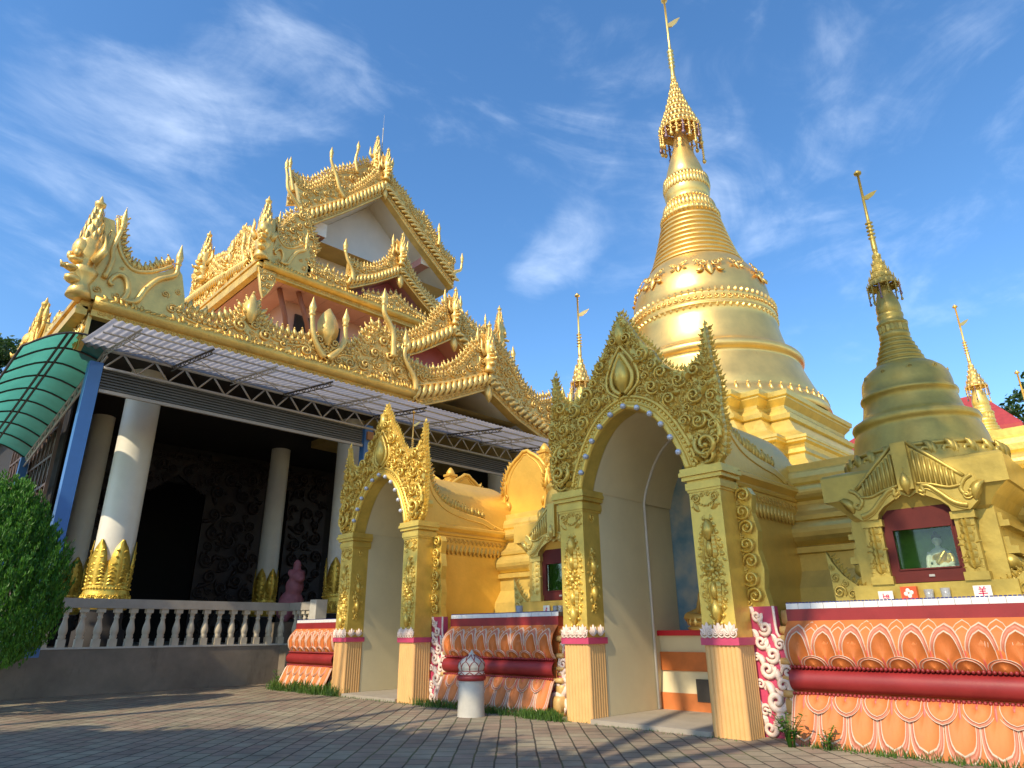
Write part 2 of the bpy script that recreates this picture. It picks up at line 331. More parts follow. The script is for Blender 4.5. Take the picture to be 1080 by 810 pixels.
# ---------------- ornament prototypes in (u, v, w), unit size
def _tube_proto(P, r, sides=6, flat=1.):
    mb = MB(); mb.tube(P, r, sides, 0, True, (0, 0, 1)); V = np.vstack(mb.V); V[:, 2] *= flat
    return V, mb.F
def scroll_proto(turns=1.5, seg=20, sides=5, thick=.20):
    t = np.linspace(0, 1, seg); a = t*turns*2*math.pi; r = 1-.80*t**.9
    P = np.c_[r*np.cos(a), r*np.sin(a), .12+.25*t]; rad = thick*(1-.35*t)*np.clip(.35+6*t, 0, 1)
    V, F = _tube_proto(P, rad, sides)
    mb = MB(); mb.add(V, F, 0, True); mb.ball((P[-1][0], P[-1][1], P[-1][2]), .20, seg=6, rows=4)
    return np.vstack(mb.V), mb.F
def leaf_proto(curl=.5, wid=.22, seg=6):
    t = np.linspace(0, 1, seg+1); a = curl*t*1.6
    cx = np.cumsum(np.r_[0, np.cos(a[:-1])])/seg; cy = np.cumsum(np.r_[0, np.sin(a[:-1])])/seg
    w = wid*np.sin(math.pi*np.clip(t*.92+.06, 0, 1))**.8; V = []; F = []
    for i in range(seg+1):
        nx, ny = -math.sin(a[i]), math.cos(a[i])
        V += [(cx[i]+nx*w[i], cy[i]+ny*w[i], 0), (cx[i], cy[i], w[i]*.9+.03), (cx[i]-nx*w[i], cy[i]-ny*w[i], 0), (cx[i], cy[i], -w[i]*.6)]
    for i in range(seg):
        for j in range(4): F.append((i*4+j, i*4+(j+1) % 4, i*4+4+(j+1) % 4, i*4+4+j))
    return np.array(V), F
SCROLL = scroll_proto(); SCROLL2 = scroll_proto(1.15, 15, 5, .24); SCROLLB = scroll_proto(1.3, 18, 6, .34); LEAFP = leaf_proto(); LEAFQ = leaf_proto(.9, .26); LEAF0 = leaf_proto(0., .30); LEAFN = leaf_proto(0., .21)
SMOOTHP = (SCROLL, SCROLL2, SCROLLB)
def put(mb, proto, fr, u, v, w, s, rot=0., flip=False, ws=1., mat=0):
    V, F = proto; P = V.copy()
    if flip: P[:, 1] *= -1
    c, sn = math.cos(rot), math.sin(rot)
    Q = np.c_[u+s*(P[:, 0]*c-P[:, 1]*sn), v+s*(P[:, 0]*sn+P[:, 1]*c), w+s*ws*P[:, 2]]
    mb.add(fr(Q), F, mat, s > .22 or any(proto is q for q in SMOOTHP))
def flame_proto():
    mb = MB(); I = Frame((0, 0, 0), (1, 0, 0), (0, 0, 1), (0, 1, 0))
    put(mb, leaf_proto(.35, .24, 7), I, -.02, .12, 0, .78, R(78)); put(mb, SCROLL2, I, -.20, .16, -.02, .19, R(20), False); put(mb, SCROLL2, I, .20, .16, -.02, .19, R(160), True)
    put(mb, LEAFQ, I, .10, .3, 0, .36, R(35)); put(mb, LEAFQ, I, -.12, .34, 0, .34, R(145), True)
    mb.ball((.02, .93, .0), .075, seg=6, rows=4)
    return np.vstack(mb.V), mb.F
FLAME = flame_proto(); FLAME_M = (FLAME[0]*np.array([-1, 1, 1]), [tuple(f)[::-1] for f in FLAME[1]])
def inside_poly(poly):
    P = np.array(poly, float); X0, Y0 = P[:, 0], P[:, 1]; X1, Y1 = np.roll(X0, -1), np.roll(Y0, -1)
    def f(u, v):
        c = (Y0 > v) != (Y1 > v)
        with np.errstate(divide='ignore', invalid='ignore'): xi = X0+(v-Y0)*(X1-X0)/(Y1-Y0)
        return bool(np.count_nonzero(c & (u < xi)) & 1)
    return f
def pack(poly, rs, tries, seed, holes=(), mirror=False, edge=.8):
    rnd = random.Random(seed); ins = inside_poly(poly); P = np.array(poly); lo, hi = P.min(0), P.max(0); C = []
    hol = [inside_poly(h) for h in holes]
    for r, k in zip(rs, tries):
        for _ in range(k):
            u = rnd.uniform(lo[0], hi[0]); v = rnd.uniform(lo[1], hi[1])
            if mirror and u < r*.9: continue
            if C:
                A = np.array(C)
                if np.any((A[:, 0]-u)**2+(A[:, 1]-v)**2 < ((A[:, 2]+r)*.90)**2): continue
            if not ins(u, v): continue
            if any(not ins(u+edge*r*math.cos(a), v+edge*r*math.sin(a)) for a in np.arange(0, 6.28, .785)): continue
            if any(h(u+q*math.cos(a), v+q*math.sin(a)) for h in hol for q in (0, r*.9) for a in np.arange(0, 6.28, 1.05)): continue
            C.append((u, v, r))
    return C
def filigree(mb, fr, poly, rs, tries, seed, w=0., holes=(), mirror=False, mat=0, ws=1.0, leaves=True, fill=0.):
    rnd = random.Random(seed+1)
    for (u, v, r) in pack(poly, rs, tries, seed, holes, mirror):
        rot = rnd.uniform(0, 6.28); fl = rnd.random() < .5; pr = SCROLL if r > rs[-1]*1.05 else SCROLL2
        for sgn in ((1, -1) if mirror else (1,)):
            ro = rot if sgn == 1 else math.pi-rot; f2 = fl if sgn == 1 else not fl
            put(mb, pr, fr, sgn*u, v, w, r*.86, ro, f2, ws, mat)
            if leaves:
                put(mb, LEAFQ, fr, sgn*u+r*.86*math.cos(ro), v+r*.86*math.sin(ro), w, r*1.15, ro+(R(100) if f2 else R(-100)), f2, ws, mat)
                if r > rs[-1]*1.05: put(mb, LEAFP, fr, sgn*u-r*.75*math.cos(ro), v-r*.75*math.sin(ro), w+.01, r*.9, ro+R(70), not f2, ws, mat)
def fill_leaves(mb, fr, poly, s, seed, w=0., mirror=False, mat=0, holes=()):
    rnd = random.Random(seed); ins = inside_poly(poly); hol = [inside_poly(h) for h in holes]; P = np.array(poly); lo, hi = P.min(0), P.max(0)
    for u in np.arange(lo[0]+s*.3, hi[0], s*.74):
        for v in np.arange(lo[1]+s*.3, hi[1], s*.74):
            a, b = u+rnd.uniform(-.3, .3)*s, v+rnd.uniform(-.3, .3)*s
            if not ins(a, b) or any(h(a, b) for h in hol): continue
            ro, fl, k, sc = rnd.uniform(0, 6.28), rnd.random() < .5, rnd.random() < .35, s*rnd.uniform(.75, 1.2)
            for sgn in ((1, -1) if mirror else (1,)):
                put(mb, SCROLL2 if k else LEAFQ, fr, sgn*a, b, w, sc*(.36 if k else 1), ro if sgn > 0 else math.pi-ro, fl if sgn > 0 else not fl, .9, mat)
def resample(pts, step):
    P = np.array(pts, float); d = np.r_[0, np.cumsum(np.linalg.norm(np.diff(P, axis=0), axis=1))]
    n = max(2, int(round(d[-1]/step))+1); s = np.linspace(0, d[-1], n)
    return np.c_[[np.interp(s, d, P[:, i]) for i in range(P.shape[1])]].T
def smooth_path(pts, n=8):
    P = np.array(pts, float); Q = np.vstack([2*P[0]-P[1], P, 2*P[-1]-P[-2]]); out = []
    for i in range(1, len(Q)-2):
        for t in np.linspace(0, 1, n, endpoint=False):
            out.append(.5*((2*Q[i])+(-Q[i-1]+Q[i+1])*t+(2*Q[i-1]-5*Q[i]+4*Q[i+1]-Q[i+2])*t*t+(-Q[i-1]+3*Q[i]-3*Q[i+1]+Q[i+2])*t**3))
    out.append(P[-1]); return np.array(out)
def flames(mb, fr, path, step, h, w=0., lean=0., mat=0, seed=0, up=.6):
    """a row of flame leaves standing on a path; normals to the left of travel"""
    rnd = random.Random(seed); P = resample(path, step); T = np.gradient(P, axis=0)
    for i in range(len(P)):
        a = math.atan2(T[i][1], T[i][0])+math.pi/2; a = a*(1-up)+math.pi/2*up
        hh = (h(i/(len(P)-1)) if callable(h) else h)*rnd.uniform(.86, 1.12)
        put(mb, FLAME if rnd.random() < .5 else FLAME_M, fr, P[i][0], P[i][1], w, hh, a-math.pi/2+lean+rnd.uniform(-.1, .1), False, 1, mat)
def beads(mb, fr, path, step, r, w=0., mat=0, seg=6, rows=4):
    for p in resample(path, step): mb.ball(fr(np.array([[p[0], p[1], w]]))[0], r, seg=seg, rows=rows, mat=mat)
def wave_rope(mb, fr, path, step, r, w=0., mat=0, tilt=R(30)):
    """twisted rope band: overlapping comma lumps along a path"""
    P = resample(path, step); T = np.gradient(P, axis=0)
    for i in range(len(P)):
        a = math.atan2(T[i][1], T[i][0])+tilt; c, s = math.cos(a), math.sin(a)
        Q = np.array([(-1.9, -.55), (-1.1, -.25), (-.3, -.1), (.5, .22), (1.1, .55), (1.25, .2), (.95, .05)])*r; P3 = np.c_[P[i][0]+Q[:, 0]*c-Q[:, 1]*s, P[i][1]+Q[:, 0]*s+Q[:, 1]*c, w+r*np.array([.0, .35, .5, .55, .45, .35, .3])]
        mb.tube(fr(P3), r*np.array([.12, .42, .55, .52, .36, .24, .1]), 7, mat, True, tuple(fr.N))
def strip_prism(mb, fr, path, half, w0, w1, mat=0):
    """a band of constant half width following a path, as a solid"""
    P = np.array(path, float); T = np.gradient(P, axis=0); T /= np.linalg.norm(T, axis=1)[:, None]; Nn = np.c_[-T[:, 1], T[:, 0]]
    h = np.full(len(P), half) if np.isscalar(half) else np.array(half)
    A = P+Nn*h[:, None]; B = P-Nn*h[:, None]
    rings = [fr(np.array([(A[i][0], A[i][1], w0), (A[i][0], A[i][1], w1), (B[i][0], B[i][1], w1), (B[i][0], B[i][1], w0)])) for i in range(len(P))]
    mb.loft(rings, True, True, mat, False)
def frame_tube(mb, fr, path, rad, w=0., sides=8, mat=0):
    P = np.array(path, float); mb.tube(fr(np.c_[P, np.full(len(P), w)]), rad, sides, mat, True, tuple(fr.N))
def finial_head(mb0, c, h, face, mat=0, slim=.70):
    """mythical head finial with a tall pointed crown; face = horizontal unit direction it looks to"""
    mb = MB()
    fx, fy = face; sx, sy = -fy, fx
    prof = [(r*.8, z) for r, z in [(0, 0), (.17, 0), (.15, .06), (.11, .12), (.17, .2), (.19, .24), (.13, .28), (.16, .34), (.185, .40), (.17, .47), (.175, .50), (.16, .53), (.14, .62), (.105, .72), (.065, .82), (.035, .87), (.075, .885), (.08, .915), (.035, .935), (.02, .97), (0, 1)]]
    mb.lathe([(r*h, z*h) for r, z in prof], c, 16, mat)
    def at(f, s, z): return (c[0]+h*(f*fx+s*sx), c[1]+h*(f*fy+s*sy), c[2]+h*z)
    Rm = np.array([[fx, sx, 0], [fy, sy, 0], [0, 0, 1]])
    mb.ball(at(.085, 0, .43), h*.105, (1, 1, .95), 10, 7, mat, Rm)          # brow
    mb.ball(at(.10, 0, .31), h*.085, (1.35, 1.0, .42), 8, 5, mat, Rm)
    mb.ball(at(.115, 0, .225), h*.09, (1.5, .95, .34), 8, 5, mat, Rm); mb.tube([at(.2, 0, .23), at(.26, 0, .215), at(.285, 0, .25)], [.03*h, .024*h, .006*h], 6, mat)        # jaw
    mb.ball(at(.10, 0, .135), h*.085, (1.3, 1.0, .5), 8, 5, mat, Rm)
    for s in (-1, 1):
        mb.ball(at(.16, .07*s, .355), h*.04, (1, 1, 1), 6, 4, mat, Rm)
        mb.tube([at(.0, .14*s, .3), at(-.05, .22*s, .42), at(-.06, .21*s, .56), at(-.07, .23*s, .63)], [.05*h, .045*h, .03*h, .01*h], 6, mat)
    for k in range(5):
        for q in range(9-k):
            a = 2*math.pi*q/(9-k)+k*.4; z = .50+.065*k; r = .8*float(np.interp(z, [.5, .53, .62, .72, .82], [.172, .158, .138, .103, .063]))
            f2 = rot_frame((c[0]+r*h*math.sin(a), c[1]-r*h*math.cos(a), c[2]), a); put(mb, LEAF0, f2, 0, z*h, -.005*h, .1*h, R(90), False, .22, mat)
    V = np.vstack(mb.V); cc = np.array(c, float); V = cc+(V-cc)*np.array([slim, slim, 1]); mb0.add(V, mb.F, mat, True)
def rot_frame(o, ang): return Frame(o, (math.cos(ang), math.sin(ang), 0), (math.sin(ang), -math.cos(ang), 0))
FX = lambda X: Frame((X, 0, 0), (0, -1, 0), (-1, 0, 0))        # u=-y, faces -x
FY = lambda Y: Frame((0, Y, 0), (1, 0, 0), (0, -1, 0))         # u=x, faces -y

# ================================================================== ground
g = MB(); g.add([(-400, -400, 0), (400, -400, 0), (400, 400, 0), (-400, 400, 0)], [(0, 1, 2, 3)])
structure(g.build('ground', PAVER))

# ================================================================== main platform and pagoda
PC = (21.2, 11.0)
plat = thing('pagoda_platform', 'long gold moulded platform wall behind the arches that carries the tallest pagoda', 'platform', (13.1, 7, 0))
PY0, PY1 = -9.0, 19.6
prof = [(.55, 1.86), (.5, 2.2), (.3, 2.5), (.3, 2.8), (.38, 2.82), (.38, 2.92), (.3, 2.95), (.42, 3.03), (.47, 3.1), (.485, 3.18), (.47, 3.26), (.42, 3.33), (.3, 3.4), (.34, 3.42), (.34, 3.5), (.2, 3.6), (.12, 3.74), (.12, 3.8), (.22, 3.84), (.26, 3.9), (.27, 3.95), (.26, 4.0), (.22, 4.06), (.1, 4.12), (.14, 4.16), (.14, 4.26), (.1, 4.36), (0, 4.42), (0, 4.55), (-.9, 4.56)]
mb = MB()
for ya, yb in ((PY1, 16.3), (13.66, 8.28), (5.62, PY0)): mb.loft([np.array([(13.1-w, y, z) for w, z in prof]) for y in (ya, yb)], False, False, 0, False)
mb.box((13.11, PY0, 0), (29.3, PY1, 4.5)); mb.build('moulded_wall', GOLD_SHRINE, plat)
mb = MB(); mb.box((10.64, PY0, 1.2), (13.1, 4.62, 1.862)); mb.box((10.64, 9.34, 1.2), (13.1, 12.58, 1.862)); mb.box((10.64, 17.38, 1.2), (13.1, 19.9, 1.862)); mb.build('terrace_floor', CONCRETE, plat)

def redent(d, w=3.74, hl=2.6, n=2):
    s = (w-hl)/n; q = []
    for i in range(n+1):                       # quarter: from the +x face to the +y face
        a, b = w-i*s, hl+i*s; q.append((a+d, b+d))
        if i < n: q.append((w-(i+1)*s+d, b+d))
    P = []
    for k in range(4):
        c, s_ = math.cos(k*math.pi/2), math.sin(k*math.pi/2); P += [(PC[0]+x*c-y*s_, PC[1]+x*s_+y*c) for x, y in q]
    return P
pag = thing('golden_pagoda', 'tallest shining gold pagoda, its smooth ringed bell rising behind the large front arch', 'pagoda', (PC[0], PC[1], 4.5))
tiers = [(2.35, 4.4), (2.35, 4.62), (2.05, 4.66), (2.05, 4.8), (1.7, 4.95), (1.3, 5.0), (1.3, 5.07), (1.15, 5.1), (1.17, 5.23), (.98, 5.28), (.86, 5.36), (.88, 5.46), (.80, 5.52), (.80, 5.62), (.5, 5.68), (.36, 5.9), (.36, 6.04), (.42, 6.08), (.40, 6.2), (.44, 6.32), (.53, 6.36), (.53, 6.42), (.56, 6.44), (.56, 6.52), (.44, 6.56), (.14, 6.78), (.10, 6.84), (-.08, 7.16), (-.12, 7.22), (-.04, 7.25), (-.02, 7.38), (-.12, 7.42), (-.18, 7.54), (-.24, 7.6), (-.23, 7.7), (-.08, 7.88), (-.08, 7.93), (-.02, 7.96), (0, 8.1), (-.3, 8.13)]
mb = MB(); mb.loft([np.array([(x, y, z) for x, y in redent(d)]) for d, z in tiers], True, True, 0, False); mb.build('redented_tiers', GOLD_SHRINE, pag)
c3 = (PC[0], PC[1], 0)
mb = MB(); mb.lathe([(3.78, 8.1), (3.84, 8.2), (3.80, 8.35), (3.7, 8.55), (3.60, 8.62), (3.62, 8.7), (3.45, 9.1), (3.30, 9.5), (3.18, 9.85), (3.14, 9.98), (3.2, 10.02), (3.26, 10.12), (3.27, 10.22), (3.22, 10.32), (3.1, 10.38), (2.93, 10.44), (2.84, 10.62), (2.76, 10.9), (2.69, 11.2), (2.63, 11.55), (2.60, 11.85), (2.63, 11.88), (2.66, 11.92), (2.63, 11.97), (2.6, 12.0), (2.62, 12.03), (2.61, 12.3), (2.63, 12.34), (2.60, 12.4), (2.53, 12.44), (2.50, 12.8), (2.44, 13.2), (2.33, 13.55), (2.15, 13.9), (1.95, 14.2), (1.78, 14.42)], c3, 96)
bell = mb.build('bell', GOLD_LEAF, pag)
mb = MB()
for k in range(64):                             # lotus petals round the foot
    a = 2*math.pi*k/64; fr = rot_frame((PC[0]+3.78*math.sin(a), PC[1]-3.78*math.cos(a), 0), a)
    put(mb, FLAME, fr, 0, 8.2, -.06, .46)
for k in range(72):
    a = 2*math.pi*k/72; fr = rot_frame((PC[0]+2.62*math.sin(a), PC[1]-2.62*math.cos(a), 0), a)
    put(mb, SCROLL2, fr, 0, 12.17, 0, .1, a*3); put(mb, LEAF0, fr, .0, 12.33, 0, .2, R(90)); put(mb, LEAF0, fr, 0, 11.95, -.01, .2, R(-90))
for k in range(14):
    a = 2*math.pi*k/14; big = k % 2 == 0; r = 2.34 if big else 2.28
    fr = Frame((PC[0]+r*math.sin(a), PC[1]-r*math.cos(a), 0), (math.cos(a), math.sin(a), 0), (math.sin(a)*.96, -math.cos(a)*.96, .28), (-math.sin(a)*.28, math.cos(a)*.28, .96))
    fr.o = fr.o+np.array([math.sin(a), -math.cos(a), 0])*.03
    s = 1.15 if big else .72; v0 = 13.55 if big else 13.7
    fr.o = fr.o - fr.V*v0 + np.array([0, 0, v0])
    put(mb, LEAF0, fr, 0, v0+.12*s, .0, .55*s, R(-90), False, .4); put(mb, SCROLL, fr, .2*s, v0, 0, .15*s); put(mb, SCROLL, fr, -.2*s, v0, 0, .15*s, R(180), True)
    put(mb, SCROLL2, fr, .36*s, v0+.1*s, 0, .11*s); put(mb, SCROLL2, fr, -.36*s, v0+.1*s, 0, .11*s, R(180), True); put(mb, LEAFQ, fr, .2*s, v0-.16*s, 0, .28*s, R(-60)); put(mb, LEAFQ, fr, -.2*s, v0-.16*s, 0, .28*s, R(-120), True)
mb.build('bell_relief', GOLD_LEAF, bell)
rp = []; rr0, rr1, z0, z1, nr = 1.76, 1.10, 14.42, 16.72, 10
for k in range(nr):
    za, zb = z0+(z1-z0)*k/nr, z0+(z1-z0)*(k+1)/nr; ra = rr0+(rr1-rr0)*(k/nr)**.8; rb = rr0+(rr1-rr0)*((k+1)/nr)**.8; h = zb-za
    rp += [(ra-.03, za+.01), (ra+.03, za+.1*h), (ra+.045, za+.3*h), (ra+.02, za+.55*h), (ra-.035, za+.72*h), (rb-.035, zb-.02)]
mb = MB(); mb.lathe(rp, c3, 72); mb.build('ring_cone', GOLD_LEAF, pag)
mb = MB()
mb.lathe([(1.05, 16.7), (1.14, 16.8), (1.16, 16.9), (1.08, 17.0), (1.02, 17.05), (.95, 17.4), (.93, 17.5), (.84, 17.55), (.80, 17.75), (.84, 17.85), (.89, 18.0), (.88, 18.3), (.84, 18.42), (.88, 18.5), (.89, 18.6), (.84, 18.7), (.72, 18.74)], c3, 64)
for k in range(40):
    a = 2*math.pi*k/40
    fr = rot_frame((PC[0]+1.12*math.sin(a), PC[1]-1.12*math.cos(a), 0), a); put(mb, LEAF0, fr, 0, 17.0, 0, .28, R(-90), False, .8); mb.ball((PC[0]+.86*math.sin(a), PC[1]-.86*math.cos(a), 17.62), .045, seg=6, rows=4)
    fr = rot_frame((PC[0]+.87*math.sin(a), PC[1]-.87*math.cos(a), 0), a); put(mb, LEAF0, fr, 0, 18.62, 0, .5, R(-90), False, .5); put(mb, LEAF0, fr, 0, 18.5, 0, .3, R(90), False, .6)
    fr = rot_frame((PC[0]+1.0*math.sin(a), PC[1]-1.0*math.cos(a), 0), a); put(mb, LEAF0, fr, 0, 17.02, -.02, .46, R(90), False, .5)
mb.build('lotus_collar', GOLD_LEAF, pag)
mb = MB(); mb.lathe([(.66, 18.72), (.73, 18.85), (.745, 19.0), (.72, 19.2), (.64, 19.5), (.53, 19.85), (.42, 20.2), (.33, 20.6), (.27, 21.1), (.22, 21.8), (.18, 22.6)], c3, 40); mb.build('banana_bud', GOLD_LEAF, pag)
def umbrella(parent, c, r, z0, z1, m_gold, m_tas, ns=24, tiers=7, loc=False, seed=3):
    """crown umbrella of a pagoda: perforated tiers with hanging bell chains"""
    rnd = random.Random(seed); H = z1-z0; mb = MB()
    def rad(t): return r*(1-t)**1.55*.97+.03*r
    for k in range(tiers):
        t = (k/tiers)*.92; rr = rad(t); z = z0+H*t; n = max(8, int(ns*(rr/r)**.7))
        r2 = rad(t+.92/tiers)
        mb.lathe([(rr*.94, z), (rr*1.02, z+.008*H), (rr*1.02, z+.022*H), (rr*.93, z+.03*H), (r2*1.0, z+H*.92/tiers)], c, 28)
        for i in range(n):
            a = 2*math.pi*i/n; fr = rot_frame((c[0]+rr*1.0*math.sin(a), c[1]-rr*1.0*math.cos(a), c[2]), a)
            put(mb, LEAF0, fr, 0, z+.01*H, 0, .085*H, R(90), False, .5); mb.ball((c[0]+rr*1.04*math.sin(a), c[1]-rr*1.04*math.cos(a), c[2]+z), .02*H*.6, seg=5, rows=3)
    um = mb.build('umbrella_crown', m_gold, parent, loc)
    mb = MB(); n = int(ns*.7)
    for i in range(n):
        a = 2*math.pi*i/n; L = H*rnd.uniform(.17, .34)*(1.5 if rnd.random() < .2 else 1); x, y = c[0]+r*math.sin(a), c[1]-r*math.cos(a)
        for q in range(int(L/(.028*H))): mb.ball((x*(1-.0)+rnd.uniform(-.01, .01)*r, y+rnd.uniform(-.01, .01)*r, c[2]+z0-.028*H*(q+.5)), .0155*H*(1.7 if q == int(L/(.028*H))-1 else 1), (1, 1, 1.2), 5, 4, 1 if i % 3 == 0 else 0)
        a2 = a+math.pi*2/n; P = [(c[0]+r*math.sin(a+(a2-a)*t), c[1]-r*math.cos(a+(a2-a)*t), c[2]+z0-.09*H*math.sin(math.pi*t)) for t in np.linspace(0, 1, 6)]
        for p in P[1:-1]: mb.ball(p, .011*H, seg=5, rows=3)
    mb.build('tassel_chain', [m_gold, m_tas], um, loc)
    return um
umbrella(pag, c3, .84, 21.25, 24.7, GOLD_LEAF, TASSEL, 30, 8)
def vane(parent, c, z0, z1, s, m_gold, ang=.6, loc=False):
    mb = MB(); H = z1-z0
    pr = [(.075*s, z0), (.07*s, z0+.12*H)]
    for k in range(5):
        z = z0+.13*H+k*.045*H; pr += [(.05*s, z), (.11*s, z+.012*H), (.05*s, z+.025*H)]
    pr += [(.042*s, z0+.38*H), (.034*s, z0+.94*H), (.10*s, z0+.945*H), (.11*s, z0+.965*H), (.05*s, z0+.975*H), (.06*s, z0+.985*H), (0, z1)]
    mb.lathe(pr, c, 10)
    fr = Frame((c[0], c[1], c[2]), (math.cos(ang), math.sin(ang), 0), (math.sin(ang), -math.cos(ang), 0))
    mb.prism(fr, [(.03*s, z0+.62*H), (.16*s, z0+.625*H), (.34*s, z0+.68*H), (.46*s, z0+.74*H), (.26*s, z0+.71*H), (.03*s, z0+.66*H)], -.02*s, .02*s)
    mb.build('vane_pole', m_gold, parent, loc)
vane(pag, c3, 24.2, 29.1, 1.35, GOLD_LEAF, -.785)

# ================================================================== small pagodas over niche shrines
def bell_tower(root, c, mg, mu, z_off=0., seed=1, skirt=True):
    """bell, rings, collar, umbrella and vane of a small pagoda; c local, heights as world z"""
    Z = lambda L: [(r, z+z_off) for r, z in L]
    mb = MB(); mb.lathe(Z(([(1.16, 3.72), (1.1, 3.9)] if skirt else []) + [(1.0, 4.02), (.96, 4.12), (.93, 4.3), (.90, 4.42), (.865, 4.48), (.90, 4.51), (.915, 4.56), (.90, 4.61), (.83, 4.65), (.76, 4.70), (.72, 4.75), (.69, 4.9), (.675, 5.0), (.705, 5.02), (.71, 5.05), (.70, 5.08), (.665, 5.10), (.66, 5.22), (.64, 5.34), (.585, 5.45), (.49, 5.54), (.40, 5.59), (.36, 5.61)]), c, 56)
    if skirt:
        for zz, rr_ in ((3.77, 1.08), (4.04, 1.0)): mb.tube([(c[0]+rr_*math.cos(t), c[1]+rr_*math.sin(t), c[2]+zz+z_off) for t in np.linspace(0, 2*math.pi, 49)], .035, 8)
        for k in range(24):
            a = 2*math.pi*k/24; fr = rot_frame((c[0]+1.04*math.sin(a), c[1]-1.04*math.cos(a), c[2]+z_off), a)
            put(mb, SCROLLB, fr, 0, 3.90, .0, .12, R(150)); put(mb, LEAFQ, fr, .07, 3.82, .02, .28, R(70), False, 1.); put(mb, LEAFN, fr, .14, 3.78, .02, .26, R(95), False, 1.)
    for k in range(10):
        a = 2*math.pi*k/10; fr = rot_frame((c[0]+.615*math.sin(a), c[1]-.615*math.cos(a), c[2]+z_off), a); put(mb, LEAF0, fr, 0, 5.38, 0, .16, R(-90), False, .6); put(mb, SCROLL2, fr, .05, 5.38, 0, .04)
    mb.build('bell', mg, root, True)
    rp = []
    for k in range(6):
        za = 5.58+.085*k; ra = .37-.028*k; rp += [(ra-.012, za), (ra+.012, za+.015), (ra+.014, za+.045), (ra-.016, za+.062), (ra-.03, za+.08)]
    mb = MB(); mb.lathe(Z(rp), c, 32); mb.build('ring_cone', mg, root, True)
    mb = MB(); mb.lathe(Z([(.2, 6.06), (.235, 6.12), (.235, 6.16), (.2, 6.2), (.205, 6.3), (.24, 6.33), (.24, 6.37), (.2, 6.4), (.19, 6.46), (.205, 6.5), (.2, 6.54), (.18, 6.56)]), c, 32)
    for k in range(18):
        a = 2*math.pi*k/18; fr = rot_frame((c[0]+.205*math.sin(a), c[1]-.205*math.cos(a), c[2]+z_off), a); put(mb, LEAF0, fr, 0, 6.17, 0, .15, R(90), False, .6); put(mb, LEAF0, fr, 0, 6.36, 0, .14, R(-90), False, .6)
    mb.build('lotus_collar', mg, root, True)
    mb = MB(); mb.lathe(Z([(.17, 6.54), (.195, 6.62), (.19, 6.7), (.165, 6.82), (.13, 6.95), (.1, 7.08), (.08, 7.3), (.05, 7.6)]), c, 24); mb.build('banana_bud', mg, root, True)
    umbrella(root, (c[0], c[1], c[2]+z_off), .25, 7.08, 8.02, mu, TASSEL, 18, 6, True, seed)
    vane(root, (c[0], c[1], c[2]+z_off), 7.84, 9.56, .62, mu, -.785, True)

def window_char(mb, fr, kind, u0, v0, s, w):
    """red marks on the little cards, in strokes"""
    st = {'goat': [((-.25, .48), (-.12, .34)), ((.25, .48), (.12, .34)), ((-.34, .24), (.34, .24)), ((-.28, .02), (.28, .02)), ((-.42, -.2), (.42, -.2)), ((0, .24), (0, -.5))],
          'a': [((-.3, .3), (-.3, -.3)), ((-.3, -.05), (.05, -.05)), ((.1, .1), (.35, .1)), ((.1, -.3), (.35, -.3)), ((.1, .1), (.1, -.3)), ((.35, .1), (.35, -.3)), ((.1, -.1), (.35, -.1)), ((-.3, -.3), (.0, -.3))],
          'b': [((-.2, -.3), (.1, .3)), ((.1, .3), (.1, -.35)), ((-.15, 0), (.3, .0)), ((-.3, -.35), (.2, -.35))]}[kind]
    for (a, b), (c, d) in st:
        L = math.hypot(c-a, d-b); nx, ny = -(d-b)/L*.055, (c-a)/L*.055
        V = np.array([(u0+s*(a+nx), v0+s*(b+ny), w), (u0+s*(a-nx), v0+s*(b-ny), w), (u0+s*(c-nx), v0+s*(d-ny), w), (u0+s*(c+nx), v0+s*(d+ny), w)]); mb.add(fr(V), [(0, 1, 2, 3)], 1)

